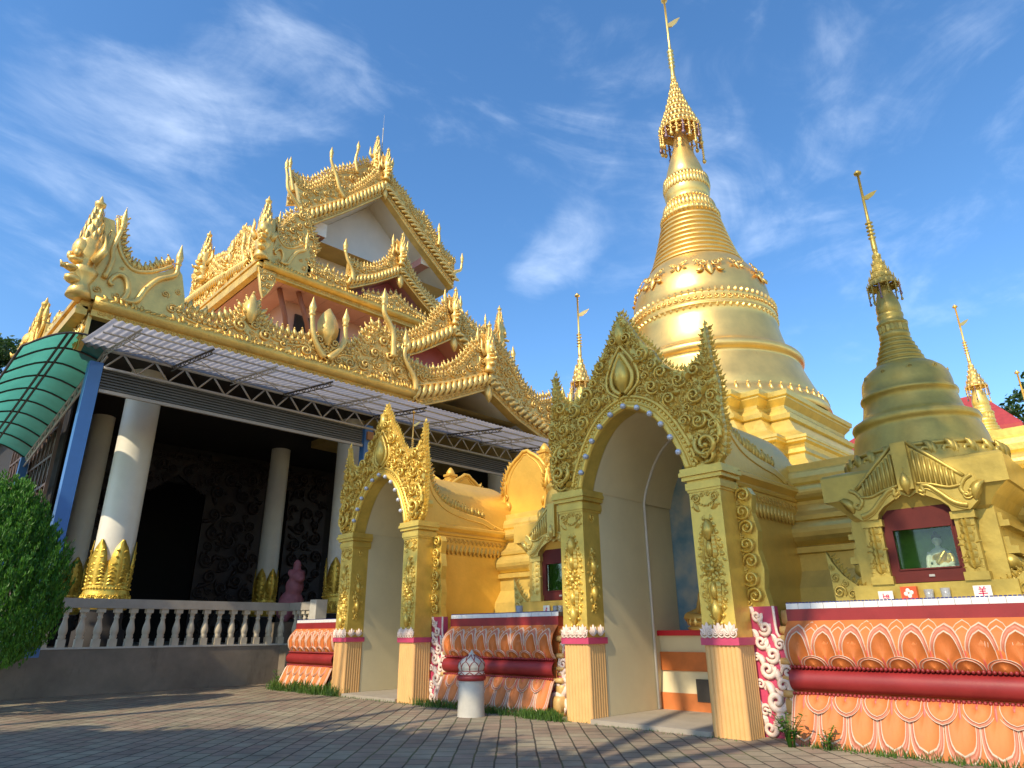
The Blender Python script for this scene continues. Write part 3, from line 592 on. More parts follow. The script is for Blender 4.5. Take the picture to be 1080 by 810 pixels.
def niche_shrine(name, label, loc, mg, mb_gold, mu, seed):
    root = thing(name, label, 'shrine', loc, 'niche shrines under small pagodas')
    fr = Frame((-1.0, 0, -1.87), (0, -1, 0), (-1, 0, 0))
    mb = MB()
    mb.box((-.92, 1.87, -2.0), (.92, 3.05, -.62), 0, fr)                      # body behind the recess
    mb.box((-.92, 1.87, -.62), (-.47, 3.05, -.05), 0, fr); mb.box((.46, 1.87, -.62), (.92, 3.05, -.05), 0, fr)
    mb.box((-.47, 1.87, -.62), (.46, 2.1, -.05), 0, fr); mb.box((-.47, 3.02, -.62), (.46, 3.06, -.05), 0, fr)
    mb.box((-1.0, 1.865, -2.1), (1.0, 2.09, .1), 0, fr)
    for z0, z1, o in ((2.09, 2.2, .06), (2.42, 2.52, .09), (2.52, 2.64, .04), (2.78, 2.86, .07), (2.86, 2.96, .03)):
        mb.box((.92, z0, -1.9), (.92+o*1.6, z1, -.14), 0, fr); mb.box((-.92-o*1.6, z0, -1.9), (-.92, z1, -.14), 0, fr)
    for sg in (-1, 1): mb.tube(fr(np.array([(sg*.93, 2.32, -.14), (sg*.93, 2.32, -1.9)])), .1, 12)
    mb.build('shrine_body', mb_gold, root, True)
    mb = MB()
    def rect(a, w0, w1, z): return fr(np.array([(-a, z, w0), (a, z, w0), (a, z, w1), (-a, z, w1)]))
    mb.loft([rect(.86, -2., -.04, 3.02), rect(.9, -2.03, 0, 3.06), rect(1.0, -2.1, .06, 3.2), rect(1.16, -2.25, .12, 3.33)], True, False, 0, False)
    mb.loft([rect(1.2, -2.3, .15, 3.33), rect(1.2, -2.3, .15, 3.70), rect(1.17, -2.27, .12, 3.74), rect(.9, -1.9, -.1, 3.8)], True, True, 0, False)
    mb.build('eave_slab', mb_gold, root, True)
    # gable over the niche
    out = [(-.69, 3.0), (-.80, 3.1), (-.85, 3.3), (-.82, 3.46), (-.70, 3.42), (-.62, 3.48), (-.36, 3.76), (-.12, 3.97), (-.1, 4.07), (.1, 4.07), (.12, 3.97), (.36, 3.76), (.62, 3.5), (.70, 3.44), (.82, 3.46), (.85, 3.3), (.8, 3.1), (.69, 3.0), (.47, 3.0), (.45, 3.08), (.36, 3.17), (.2, 3.26), (.09, 3.31), (0, 3.26), (-.09, 3.31), (-.2, 3.26), (-.36, 3.17), (-.45, 3.08), (-.47, 3.0)]
    mb = MB(); mb.prism(fr, out, 0, .17)
    mb.box((-.1, 3.36, .17), (.1, 4.05, .25), 0, fr); put(mb, LEAF0, fr, 0, 3.62, .22, .34, R(-90)); put(mb, SCROLL2, fr, 0, 3.66, .22, .07)
    for sg in (-1, 1):
        for k in range(8):
            u = .15+.062*k; vb = 3.44-.10*(u/.6); vt = 3.95-.85*(u-.1)*.98
            if vt-vb > .05: mb.tube(fr(np.array([(sg*u, vb, .175), (sg*u, vt, .185)])), .022, 6)
        frame_tube(mb, fr, [(sg*.1, 4.05), (sg*.36, 3.80), (sg*.63, 3.53), (sg*.70, 3.46)], .03, .16)
        frame_tube(mb, fr, smooth_path([(sg*.12, 3.44), (sg*.3, 3.40), (sg*.5, 3.33), (sg*.66, 3.34)]), .022, .18)
        S_ = smooth_path([(sg*.13, 3.34), (sg*.19, 3.31), (sg*.18, 3.39), (sg*.26, 3.38), (sg*.38, 3.27), (sg*.5, 3.14), (sg*.6, 3.08), (sg*.68, 3.06)])
        frame_tube(mb, fr, S_, np.linspace(.028, .045, len(S_)), .17); frame_tube(mb, fr, S_-np.array([0, .05]), .016, .17)
        S_ = smooth_path([(sg*.79, 3.46), (sg*.7, 3.4), (sg*.64, 3.28), (sg*.7, 3.19), (sg*.76, 3.22), (sg*.74, 3.27)])
        frame_tube(mb, fr, S_, .03, .17); put(mb, SCROLL2, fr, sg*.7, 3.2, .17, .07, 0, sg > 0); put(mb, LEAFQ, fr, sg*.79, 3.12, .17, .3, R(95), sg > 0)
    mb.build('niche_gable', mg, root, True)
    for sg in (-1, 1):
        mb = MB(); u0, u1 = (-.70, -.47) if sg < 0 else (.46, .69); uc = (u0+u1)/2
        mb.box((u0, 2.2, -.05), (u1, 2.9, .1), 0, fr); mb.box((u0-.03, 2.09, -.05), (u1+.03, 2.2, .13), 0, fr); mb.box((u0-.03, 2.9, -.05), (u1+.03, 3.0, .13), 0, fr)
        for k in range(6):
            put(mb, LEAFQ, fr, uc, 2.24+.105*k, .1, .17, R(55), False); put(mb, LEAFQ, fr, uc, 2.24+.105*k, .1, .17, R(125), True)
            put(mb, SCROLL2, fr, uc+.04*(-1)**k, 2.3+.1*k, .1, .035)
        fill_leaves(mb, fr, [(u0+.02, 2.22), (u1-.02, 2.22), (u1-.02, 2.88), (u0+.02, 2.88)], .075, 3, .095)
        mb.build('niche_pillar', mg, root, True)
    mb = MB()
    mb.box((-.468, 2.1, -.6), (-.45, 3.02, -.06), 0, fr); mb.box((.44, 2.1, -.6), (.458, 3.02, -.06), 0, fr); mb.box((-.45, 2.1, -.615), (.44, 3.02, -.59), 0, fr); mb.box((-.45, 3.0, -.59), (.44, 3.018, -.06), 0, fr); mb.box((-.45, 2.102, -.59), (.44, 2.12, -.06), 0, fr)
    mb.build('niche_lining', GREEN_BACK, root, True)
    mb = MB()
    mb.box((-.468, 2.102, -.04), (.458, 2.28, .03), 0, fr); mb.box((-.468, 2.28, -.04), (-.36, 2.84, .03), 0, fr); mb.box((.40, 2.28, -.04), (.458, 2.84, .03), 0, fr); mb.prism(fr, [(-.468, 2.84), (.458, 2.84), (.44, 3.05), (.3, 3.2), (0, 3.28), (-.3, 3.2), (-.45, 3.05)], -.04, .03)
    for (a, b, c, d) in ((-.36, 2.27, .40, 2.29), (-.36, 2.83, .40, 2.85), (-.37, 2.28, -.35, 2.84), (.39, 2.28, .41, 2.84)): mb.box((a, b, .03), (c, d, .045), 0, fr)
    win = mb.build('window_frame', MAROON, root, True)
    mb = MB(); mb.box((-.35, 2.29, -.02), (.39, 2.83, -.012), 0, fr); mb.build('glass_pane', GLASS, win, True)
    mb = MB(); mb.box((.0, 2.17, .03), (.07, 2.2, .045), 0, fr); mb.build('latch', GREY_STEEL, win, True)
    for sg in (-1, 1):
        mb = MB(); P = [(sg*1.36, 2.62), (sg*1.32, 1.865), (sg*.72, 1.865), (sg*.78, 1.98), (sg*.98, 2.1), (sg*1.16, 2.26), (sg*1.28, 2.44)]
        mb.prism(fr, P if sg < 0 else P[::-1], -.1, .0)
        for (u, v, r) in ((1.24, 2.02, .1), (1.06, 1.98, .08), (.9, 1.94, .06), (1.27, 2.22, .07), (1.3, 2.38, .05), (1.14, 2.14, .06)): put(mb, SCROLL, fr, sg*u, v, 0, r, u*40, sg > 0)
        flames(mb, fr, [(sg*.76, 1.98), (sg*.98, 2.1), (sg*1.16, 2.26), (sg*1.3, 2.5)][::sg], .09, .12, -.05, up=.3, seed=seed)
        mb.build('flame_bracket', mg, root, True)
    bell_tower(root, (0, 0, 0), mg, mu, -1.87, seed)
    return root
niche_shrine('niche_shrine', 'dull gold shrine under the olive gold pagoda, shade put into its colour, white seated figure behind its window', (11.9, 2.7, 1.87), GOLD_DULL_SHADED, GOLD_DULL_SHADED, GOLD_DULL_SHADED, 11)
niche_shrine('niche_shrine', 'bright yellow gold shrine with a small window set between the two arches', (11.85, 9.47, 1.87), GOLD_SHRINE, GOLD_WALL, GOLD_LEAF, 12)
def spire(label, loc, seed):
    r = thing('small_pagoda', label, 'pagoda', loc, 'small pagodas seen beyond the front row')
    mb = MB(); mb.box((-1.2, -1.2, 0), (1.2, 1.2, 1.5)); mb.box((-1.3, -1.3, 1.5), (1.3, 1.3, 1.85)); mb.build('base_block', GOLD_SHRINE, r, True)
    bell_tower(r, (0, 0, 0), GOLD_SHRINE, GOLD_LEAF, -1.87, seed); return r
s1 = spire('small bright gold pagoda rising behind the dull gold one on the right', (20.6, 3.05, 2.3), 5)
s2 = copy_tree(s1); s2.location = (22.4, 2.3, .6); s2['label'] = 'only the pole tip of a gold pagoda at the right edge of the picture'
s3 = copy_tree(s1); s3.location = (12.7, 17.35, 1.87); s3.scale = (.86, .86, .86); s3['label'] = 'small tarnished pagoda spire peeking out behind the crest of the far arch'

# ================================================================== arched portals
def portal():
    root = thing('arched_portal', 'larger looking gold arched portal nearest the camera, altar inside, filigree crest mostly in shade', 'portal', (10, 6.95, 0), 'gold arched portals')
    fr = Frame((0, 0, 0), (0, -1, 0), (-1, 0, 0))
    half = [(1.75, 4.06), (1.86, 4.22), (1.92, 4.6), (1.9, 5.1), (1.92, 5.45), (1.87, 5.75), (1.82, 6.0), (1.81, 6.25), (1.79, 6.58), (1.73, 6.28), (1.67, 6.05), (1.52, 5.90), (1.28, 5.84), (1.02, 5.96), (.80, 6.2), (.66, 6.46), (.50, 6.62), (.36, 6.82), (.24, 7.06), (.12, 7.25), (0, 7.42)]
    arch = [(1.15, 4.06), (1.08, 4.3), (.95, 4.6), (.78, 4.9), (.56, 5.16), (.3, 5.34), (0, 5.44)]
    arch = [tuple(p) for p in smooth_path(arch, 4)]
    def off(d): 
        P = np.array(arch+[(-u, v) for u, v in arch[-2::-1]]); T = np.gradient(P, axis=0); T /= np.linalg.norm(T, axis=1)[:, None]; return P+d*np.c_[T[:, 1], -T[:, 0]]
    full_arch = arch+[(-u, v) for u, v in arch[-2::-1]]
    outer = half+[(-u, v) for u, v in half[-2::-1]]
    mb = MB(); mb.prism(fr, outer+full_arch[::-1], -.15, 0); body_ = [(1.74, 4.06), (1.82, 4.5), (1.74, 5.0), (1.45, 5.4), (1.0, 5.62), (.5, 5.8), (0, 5.9)]; mb.prism(fr, body_+[(-u, v) for u, v in body_[-2::-1]]+full_arch[::-1], -.36, -.151); crest = mb.build('arch_crest', GOLD_PORTAL, root, True)
    mb = MB(); fo = off(.27)
    hp = [(u, v) for u, v in half]+[(0, 5.7)]+[(u, v) for u, v in reversed(fo.tolist()) if u > 0.02]
    hole_ = [[(-.3, 5.72), (.3, 5.72), (.3, 6.6), (-.3, 6.6)]]; filigree(mb, fr, hp, [.17, .135, .105, .08, .06, .045], [160, 500, 1000, 1800, 2600, 3000], 21, .03, hole_, True, ws=1.7); fill_leaves(mb, fr, hp, .085, 22, .0, True, 0, hole_)
    for sg in (1, -1):
        edge_ = [(u, v) for u, v in half[1:]][::-1] if sg > 0 else [(-u, v) for u, v in half[1:]]
        flames(mb, fr, edge_, .10, .15, -.07, up=.35, seed=5)
        put(mb, SCROLL, fr, sg*1.62, 4.42, .03, .24, R(120) if sg > 0 else R(60), sg < 0, 1.4); frame_tube(mb, fr, smooth_path([(sg*1.86, 4.5), (sg*1.84, 4.75), (sg*1.72, 4.95), (sg*1.58, 5.0)]), .045, .04); frame_tube(mb, fr, smooth_path([(sg*1.80, 4.6), (sg*1.74, 4.78), (sg*1.6, 4.86)]), .03, .04)
        S_ = smooth_path([(sg*.05, 5.72), (sg*.2, 5.86), (sg*.24, 6.08), (sg*.14, 6.32), (0, 6.56)]); frame_tube(mb, fr, S_, .045, .06)
        S_ = smooth_path([(sg*.1, 5.66), (sg*.34, 5.86), (sg*.36, 6.12), (sg*.22, 6.42), (0, 6.72)]); frame_tube(mb, fr, S_, .03, .05)
    put(mb, LEAF0, fr, 0, 5.74, .05, .74, R(90), False, .8); put(mb, LEAF0, fr, 0, 6.7, .03, .55, R(90), False, .8)
    mb.build('filigree', GOLD_PORTAL, crest, True)
    mb = MB(); a1 = off(.045); a2 = off(.24); frame_tube(mb, fr, a1, .06, .0); frame_tube(mb, fr, a2, .042, .0); frame_tube(mb, fr, off(.115), .02, .0); beads(mb, fr, off(.175), .095, .028, .01)
    mb.build('arch_moulding', GOLD_PORTAL, crest, True)
    for p in resample(off(.03), .33)[1:-1]:
        mb = MB(); c = fr(np.array([[p[0], p[1], .09]]))[0]; mb.ball(c, .055, (1, 1, 1), 12, 8, 0); c2 = fr(np.array([[p[0], p[1], .05]]))[0]; mb.ball(c2, .045, (.7, 1, 1), 10, 6, 1); mb.build('light_bulb', [BULB, MIRROR_GLASS], crest, True)
    for sg in (-1, 1):
        a, b = (1.16, 1.73) if sg > 0 else (-1.73, -1.16); uc = sg*1.445
        mb = MB(); mb.box((a, 1.38, -.5), (b, 3.68, 0), 0, fr); pil = mb.build('pillar', GOLD_PORTAL, root, True)
        # fluted foot
        def flute(a, b, w0, w1):
            P = []; n = 8
            def edge(p, q, nrm, k):
                for i in range(k):
                    for t in np.linspace(0, 1, 6)[:-1]:
                        x = (i+t)/k; d = .018*math.sin(math.pi*t); P.append((p[0]+(q[0]-p[0])*x+nrm[0]*d, p[1]+(q[1]-p[1])*x+nrm[1]*d))
            edge((a, w0), (b, w0), (0, -1), 8); edge((b, w0), (b, w1), (1, 0), 7); edge((b, w1), (a, w1), (0, 1), 8); edge((a, w1), (a, w0), (-1, 0), 7)
            return P
        P = np.array(flute(a+.005, b-.005, -.49, -.01)); mb = MB()
        mb.loft([fr(np.c_[P[:, 0], np.full(len(P), z), P[:, 1]]) for z in (0, .5, 1.29)], True, True, 0, False); mb.build('fluted_foot', CREAM_FLUTE, pil, True)
        mb = MB(); mb.box((a-.035, 1.28, -.53), (b+.035, 1.39, .035), 0, fr); mb.build('pink_band', MAGENTA, pil, True)
        mb = MB()
        f2 = Frame(fr(np.array([[uc-sg*.285, 0, 0]]))[0], (1, 0, 0), (0, 1*sg, 0))          # inner cheek of the pillar
        for q in range(3):
            u = a+.09+.195*q; put(mb, SCROLL, fr, u, 1.53, .02, .05, R(90))
            put(mb, SCROLL, fr, u-.055, 1.45, .03, .07, 0, True); put(mb, SCROLL, fr, u+.055, 1.45, .03, .07, R(180)); [put(mb, LEAFN, fr, u, 1.42, .03, .2-.02*abs(q2), R(90+q2*26), False, 1.) for q2 in (-2, -1, 0, 1, 2)]
        for q in range(2): [put(mb, LEAFN, f2, .13+.22*q, 1.42, .02, .19-.02*abs(q2), R(90+q2*26)) for q2 in (-2, -1, 0, 1, 2)]
        for q in range(2): put(mb, SCROLL, f2, .13+.22*q, 1.45, .01, .06)
        mb.build('palmette_crest', WHITE_TRIM, pil, True)
        mb = MB()
        for (z, lo, hi, w) in ((3.66, 1.14, 1.75, .02), (3.70, 1.12, 1.77, .04), (3.82, 1.15, 1.74, .015), (3.86, 1.08, 1.82, .07), (3.93, 1.05, 1.86, .11), (4.0, 1.07, 1.84, .09)):
            h = {3.66: .04, 3.70: .12, 3.82: .04, 3.86: .07, 3.93: .07, 4.0: .065}[z]; lo2, hi2 = (lo, hi) if sg > 0 else (-hi, -lo); mb.box((lo2, z, -.55), (hi2, z+h-.001, w), 0, fr)
        mb.build('capital', GOLD_PORTAL, pil, True)
        mb = MB()                                                            # leaf and rosette relief
        put(mb, LEAF0, fr, uc, 2.86, .03, .34, R(90), False, .9); put(mb, LEAF0, fr, uc, 1.94, .03, .34, R(-90), False, .9)
        for up in (-1, 1):
            put(mb, LEAF0, fr, uc, 2.4+up*.2, .03, .26, R(90*up), False, .9)
            for k in range(7):
                for sd in (-1, 1): put(mb, LEAFQ, fr, uc+sd*.035, 2.4+up*(.17+.078*k), .015, .19*(1-.075*k), R(up*(52 if sd > 0 else 128)), (sd*up) < 0, 1.1)
        for k in range(8):
            t = 2*math.pi*k/8; put(mb, LEAF0, fr, uc+.045*math.cos(t), 2.4+.045*math.sin(t), .015, .10, t, False, .9)
            mb.ball(fr(np.array([[uc+.155*math.cos(t+.39), 2.4+.155*math.sin(t+.39), .015]]))[0], .036, seg=8, rows=5)
        mb.ball(fr(np.array([[uc, 2.4, .03]]))[0], .05, seg=10, rows=6)
        for sd in (-1, 1):
            for up in (-1, 1):
                for k in range(6):
                    v = 2.4+up*(.2+.115*k); hw = .20*(1-(k/6.4)**1.6)
                    put(mb, LEAFQ, fr, uc+sd*hw*.8, v, .0, .10, (R(60) if up > 0 else R(-60)) if sd > 0 else (R(120) if up > 0 else R(-120)), (sd*up) < 0); mb.ball(fr(np.array([[uc+sd*hw, v+.03*up, .012]]))[0], .03, seg=6, rows=4)
            put(mb, SCROLL, fr, uc+sd*.17, 3.55, .0, .085, 0 if sd > 0 else R(180), sd < 0); put(mb, LEAFQ, fr, uc+sd*.2, 3.5, .0, .2, R(-95), sd > 0); put(mb, SCROLL2, fr, uc+sd*.05, 3.6, 0, .05)
            for k in range(5): mb.ball(fr(np.array([[uc+sd*(.03+.05*k), 3.47-.06*abs(2-k)*.4, .015]]))[0], .022, seg=6, rows=4)
        lens = [(uc, 1.66), (uc+.1, 1.78), (uc+.19, 2.0), (uc+.22, 2.4), (uc+.19, 2.8), (uc+.1, 3.02), (uc, 3.14), (uc-.1, 3.02), (uc-.19, 2.8), (uc-.22, 2.4), (uc-.19, 2.0), (uc-.1, 1.78)]
        fill_leaves(mb, fr, lens, .085, 5, .0)
        mb.build('pillar_relief', GOLD_PORTAL, pil, True); mb = MB()
        for q in (3.55, 2.9, 2.4, 1.9): put(mb, SCROLL, f2, .25, q, 0, .085, q*3)
        put(mb, LEAF0, f2, .25, 2.5, 0, .3, R(90)); put(mb, LEAF0, f2, .25, 2.3, 0, .3, R(-90)); fill_leaves(mb, f2, [(.12, 2.0), (.25, 1.7), (.38, 2.0), (.4, 2.4), (.38, 2.8), (.25, 3.1), (.12, 2.8), (.1, 2.4)], .085, 6, .0)
        mb.build('cheek_relief', GOLD_PORTAL, pil, True)
        # passage walls
        lo, hi = (1.16, 1.42) if sg > 0 else (-1.42, -1.16); mb = MB(); mb.box((lo, 0, -3.1), (hi, 4.08, -.5), 0, fr); mb.build('jamb_wall', CREAM, root, True)
        lo, hi = (1.42, 1.705) if sg > 0 else (-1.705, -1.42); mb = MB(); mb.box((lo, 0, -3.12), (hi, 3.8, -.5), 0, fr); side = mb.build('side_wall', GOLD_WALL, root, True)
        fs = Frame((0, -sg*1.705, 0), (1, 0, 0), (0, -sg, 0))                 # outer cheek, u = depth
        mb = MB(); mb.box((.55, 3.42, 0), (3.1, 3.78, .03), 0, fs)
        for k in range(17):
            u = .66+.145*k; put(mb, LEAF0, fs, u, 3.58, .02, .26, R(-90), False, .6); put(mb, SCROLL2, fs, u-.04, 3.64, .03, .05); put(mb, SCROLL2, fs, u+.045, 3.7, .03, .04, R(180), True); mb.ball(fs(np.array([[u+.07, 3.44, .02]]))[0], .022, seg=6, rows=4)
        mb.build('side_frieze', GOLD_WALL, side, True)
        mb = MB(); pr = [(0, 3.78), (.05, 3.79), (.07, 3.84), (.05, 3.88), (.1, 3.92), (.15, 3.96), (.15, 4.02), (.11, 4.05), (-.1, 4.06)]
        mb.loft([fs(np.array([(x, z, w) for w, z in pr])) for x in (.5, 3.15)], False, False, 0, False); mb.box((.4, 3.79, -.3), (3.14, 4.05, -.01), 0, fs); mb.build('side_cornice', GOLD_WALL, side, True)
        cv = smooth_path([(.12, 5.55), (.2, 5.2), (.36, 4.86), (.62, 4.62), (.95, 4.47), (1.5, 4.36), (2.07, 4.29), (2.5, 4.14), (2.85, 4.06)], 5)
        mb = MB(); mb.prism(fs, [(.12, 4.04)]+cv.tolist(), -.02, .10); frame_tube(mb, fs, cv, .05, .05); c2 = cv-np.array([0, .12]); frame_tube(mb, fs, c2[2:-6], .02, .1)
        flames(mb, fs, cv[2:-10], .12, .27, .04, up=.3, seed=8); put(mb, SCROLL, fs, 2.5, 4.1, .1, .05)
        mb.build('side_parapet', GOLD_WALL, root, True)
        # scroll bracket beside the pillar
        lowp = [(1.76, 0), (2.58, 0), (2.64, .14), (2.60, .34), (2.46, .5), (2.40, .66), (2.34, .8), (2.3, 1.0), (2.22, 1.1), (2.2, 1.35), (2.13, 1.45), (2.12, 1.84), (1.76, 1.84)]
        upp = [(1.76, 1.84), (2.08, 1.84), (2.04, 2.1), (2.07, 2.4), (2.02, 2.7), (2.05, 3.0), (2.0, 3.3), (2.03, 3.6), (1.98, 3.72), (1.88, 3.74), (1.76, 3.66)]
        lowp = [(1.76+(u-1.76)*1.22, v) for u, v in lowp]; upp = [(1.76+(u-1.76)*1.25, v) for u, v in upp]
        def mir(P): return P if sg > 0 else [(-u, v) for u, v in P][::-1]
        fr_b = fr; fr = fr.shift(w=-.45, u=-.10*sg)
        mb = MB(); mb.prism(fr, mir(lowp), -.24, -.08); br = mb.build('scroll_bracket', MAGENTA, root, True)
        mb = MB(); mb.prism(fr, mir(upp), -.24, -.08)
        for k in range(7):
            v = 2.0+.265*k; put(mb, SCROLL, fr, sg*(1.95+.02*(-1)**k), v, -.05, .135, R(200) if sg > 0 else R(-20), (k % 2 == 0) ^ (sg < 0), 1.2); put(mb, LEAFQ, fr, sg*1.81, v+.06, -.07, .2, R(80), sg < 0); put(mb, SCROLL2, fr, sg*1.83, v-.1, -.06, .055, 0, sg > 0); put(mb, LEAFQ, fr, sg*2.0, v-.1, -.06, .14, R(100), sg > 0)
        mb.build('gold_scroll', GOLD_PORTAL, br, True)
        mb = MB()
        for (u, v, r, ro, fl) in ((2.34, .24, .21, 200, 0), (2.08, .24, .14, 20, 1), (2.3, .56, .13, 10, 1), (2.22, .9, .1, 200, 1), (2.16, 1.28, .08, 20, 0), (2.03, .5, .15, 20, 1), (2.14, .72, .13, 200, 0), (1.96, .93, .12, 20, 1), (2.05, 1.14, .11, 200, 0), (1.92, 1.32, .10, 20, 1), (1.99, 1.52, .10, 200, 0), (1.9, 1.7, .085, 20, 1), (1.9, .12, .11, 60, 1), (2.5, .48, .07, 10, 0), (1.86, .36, .08, 20, 0), (1.84, .72, .07, 200, 1), (1.83, 1.1, .06, 20, 0)):
            u = 1.76+(u-1.76)*1.2; put(mb, SCROLLB, fr, sg*u, v, -.07, r*1.08, R(ro) if sg > 0 else R(180-ro), bool(fl) ^ (sg < 0), .7); put(mb, LEAFQ, fr, sg*(u-.08), v+.02, -.07, r*1.9, R(75), sg < 0, .7); put(mb, LEAFQ, fr, sg*(u+.06), v-.08, -.075, r*1.6, R(110), sg > 0, .7)
        frame_tube(mb, fr, smooth_path([(sg*u, v) for u, v in lowp[1:-1]], 3), .022, -.08); frame_tube(mb, fr, [(sg*1.775, 0.02), (sg*1.775, 1.82)], .018, -.08)
        mb.build('white_scroll', WHITE_TRIM, br, True); fr = fr_b
    mb = MB(); P = np.array(full_arch); rings = [fr(np.c_[P, np.full(len(P), -x)]) for x in (.34, 2.05)]; mb.loft(rings, False, False); Q = np.array(full_arch)*np.array([.97, 1])-np.array([0, .03]); rings = [fr(np.c_[Q, np.full(len(P), -x)]) for x in (2.05, 3.1)]; mb.loft(rings, False, False)
    mb.build('vault', CREAM, root, True)
    mb = MB()
    rib = np.vstack([[(1.13, .08)], np.array(full_arch)*np.array([.98, 1])-np.array([0, .02]), [(-1.13, .08)]]); frame_tube(mb, fr, rib, .028, -2.05); mb.build('vault_rib', WHITE_WALL, root, True)
    mb = MB(); mb.prism(fr, [(-1.15, 0)]+[(u, v) for u, v in full_arch[::-1]]+[(1.15, 0)], -3.12, -3.06); mb.build('back_wall', MURAL, root, True)
    mb = MB(); A = np.linspace(0, math.pi, 25); E_ = np.c_[1.66*np.cos(A), 4.05+1.52*np.sin(A)**.8]
    mb.loft([fr(np.c_[E_, np.full(25, -x)]) for x in (.3, 3.35)], False, False, 0, True); mb.prism(fr, E_.tolist(), -3.39, -3.36); mb.build('barrel_roof', GOLD_WALL, root, True)
    mb = MB(); mb.box((-1.15, 0, -2.32), (1.15, .07, .04), 0, fr); mb.build('threshold', CONCRETE, root, True)
    return root
P_near = portal()
P_far = copy_tree(P_near); P_far.location = (10, 14.98, 0)
def ogee_turret(label, loc):
    t = thing('ogee_turret', label, 'turret', loc, 'ogee turrets behind the farther arch'); a = .9
    mb = MB(); mb.box((-a*.86, -a*.86, -.2), (a*.86, a*.86, 1.15)); mb.box((-a*1.02, -a*1.02, -.21), (a*1.02, a*1.02, .12)); mb.build('turret_body', GOLD_WALL, t, True)
    og = [(1.0, .95), (.98, 1.15), (.93, 1.35), (.82, 1.58), (.64, 1.78), (.42, 1.93), (.22, 2.03), (.1, 2.12)]
    mb = MB(); mb.loft([np.array([(a*r, -a*r, z), (a*r, a*r, z), (-a*r, a*r, z), (-a*r, -a*r, z)])*np.array([.9, .9, 1]) for r, z in og], True, True, 0, False); mb.build('ogee_roof', GOLD_WALL, t, True)
    for k in range(4):
        ang = k*math.pi/2; f2 = Frame((a*.88*math.sin(ang), -a*.88*math.cos(ang), 0), (math.cos(ang), math.sin(ang), 0), (math.sin(ang), -math.cos(ang), 0)); P = [(a*r, z) for r, z in og]; full = P+[(-u, v) for u, v in P[::-1]]
        mb = MB(); mb.prism(f2, [(a, .12)]+full+[(-a, .12)], -.05, .03); frame_tube(mb, f2, full, .055, .03); frame_tube(mb, f2, [(u*.82, v-.1) for u, v in full], .02, .03)
        for sg in (-1, 1):
            L = [(-u, v) for u, v in P[:5]] if sg < 0 else P[:5][::-1]; flames(mb, f2, L, .13, .2, .0, up=.35, seed=k)
            put(mb, SCROLL, f2, sg*a*.86, .9, .03, .13, R(90), sg > 0); put(mb, LEAFQ, f2, sg*a*.7, .5, .03, .35, R(90), sg > 0)
        mb.build('ogee_gable', GOLD_WALL, t, True)
    mb = MB(); mb.box((-.13, -.13, 2.05), (.13, .13, 2.2)); mb.box((-.17, -.17, 2.2), (.17, .17, 2.27)); mb.lathe([(.14, 2.27), (.15, 2.33), (.1, 2.42), (.04, 2.5), (0, 2.52)], (0, 0, 0), 12); mb.build('finial_block', GOLD_WALL, t, True)
    return t
ogee_turret('yellow gold ogee turret between the farther arch roof and the bright shrine', (14.15, 12.8, 4.2))
ogee_turret('yellow gold ogee turret left behind the farther arch, nearest the hall', (14.15, 17.1, 4.2))
P_far['label'] = 'farther gold arched portal in front of the hall canopy, sunlit crest and cream passage'

# ================================================================== lotus parapet walls
WZ = np.array([(-.12, .55), (0, .50), (.3, .37), (.6, .23), (.64, .14), (.98, .12), (1.02, .16), (1.12, .23), (1.3, .27), (1.45, .22), (1.58, .10), (1.62, .06)])
def wall_w(z): return np.interp(z, WZ[:, 0], WZ[:, 1])
def petal(mb, fr, uc, zb, zt, wid, dw, power=2.6, rose=True):
    m_ = 11; s = np.linspace(0, 1, m_); rq = random.random; uc += (rq()-.5)*.014; zt += (rq()-.5)*.02; wid *= .97+.05*rq(); dw += (rq()-.5)*.008
    rings = []; ks = [(1.0, -.02), (.99, .020), (.963, .020), (.95, .009), (.80, .014), (.79, .024), (.765, .024), (.752, .012), (.07, .05), (.06, .053), (0, .053)]
    for k, o in ks:
        hw = .5*wid*k*(1-s**(power+.9))**.66; hw[-1] = 0; zz = zb+(zt-zb)*s*(1-(1-k)*.8)
        z = np.r_[zz, zz[-2::-1]]; u = np.r_[uc-hw, uc+hw[-2::-1]]
        rings.append(fr(np.c_[u, z, wall_w(z)+dw+o]))
    mb.loft(rings, False, False, [2, 2, 2, 1, 2, 2, 2, 0, 3 if rose else 0, 3 if rose else 0], True)
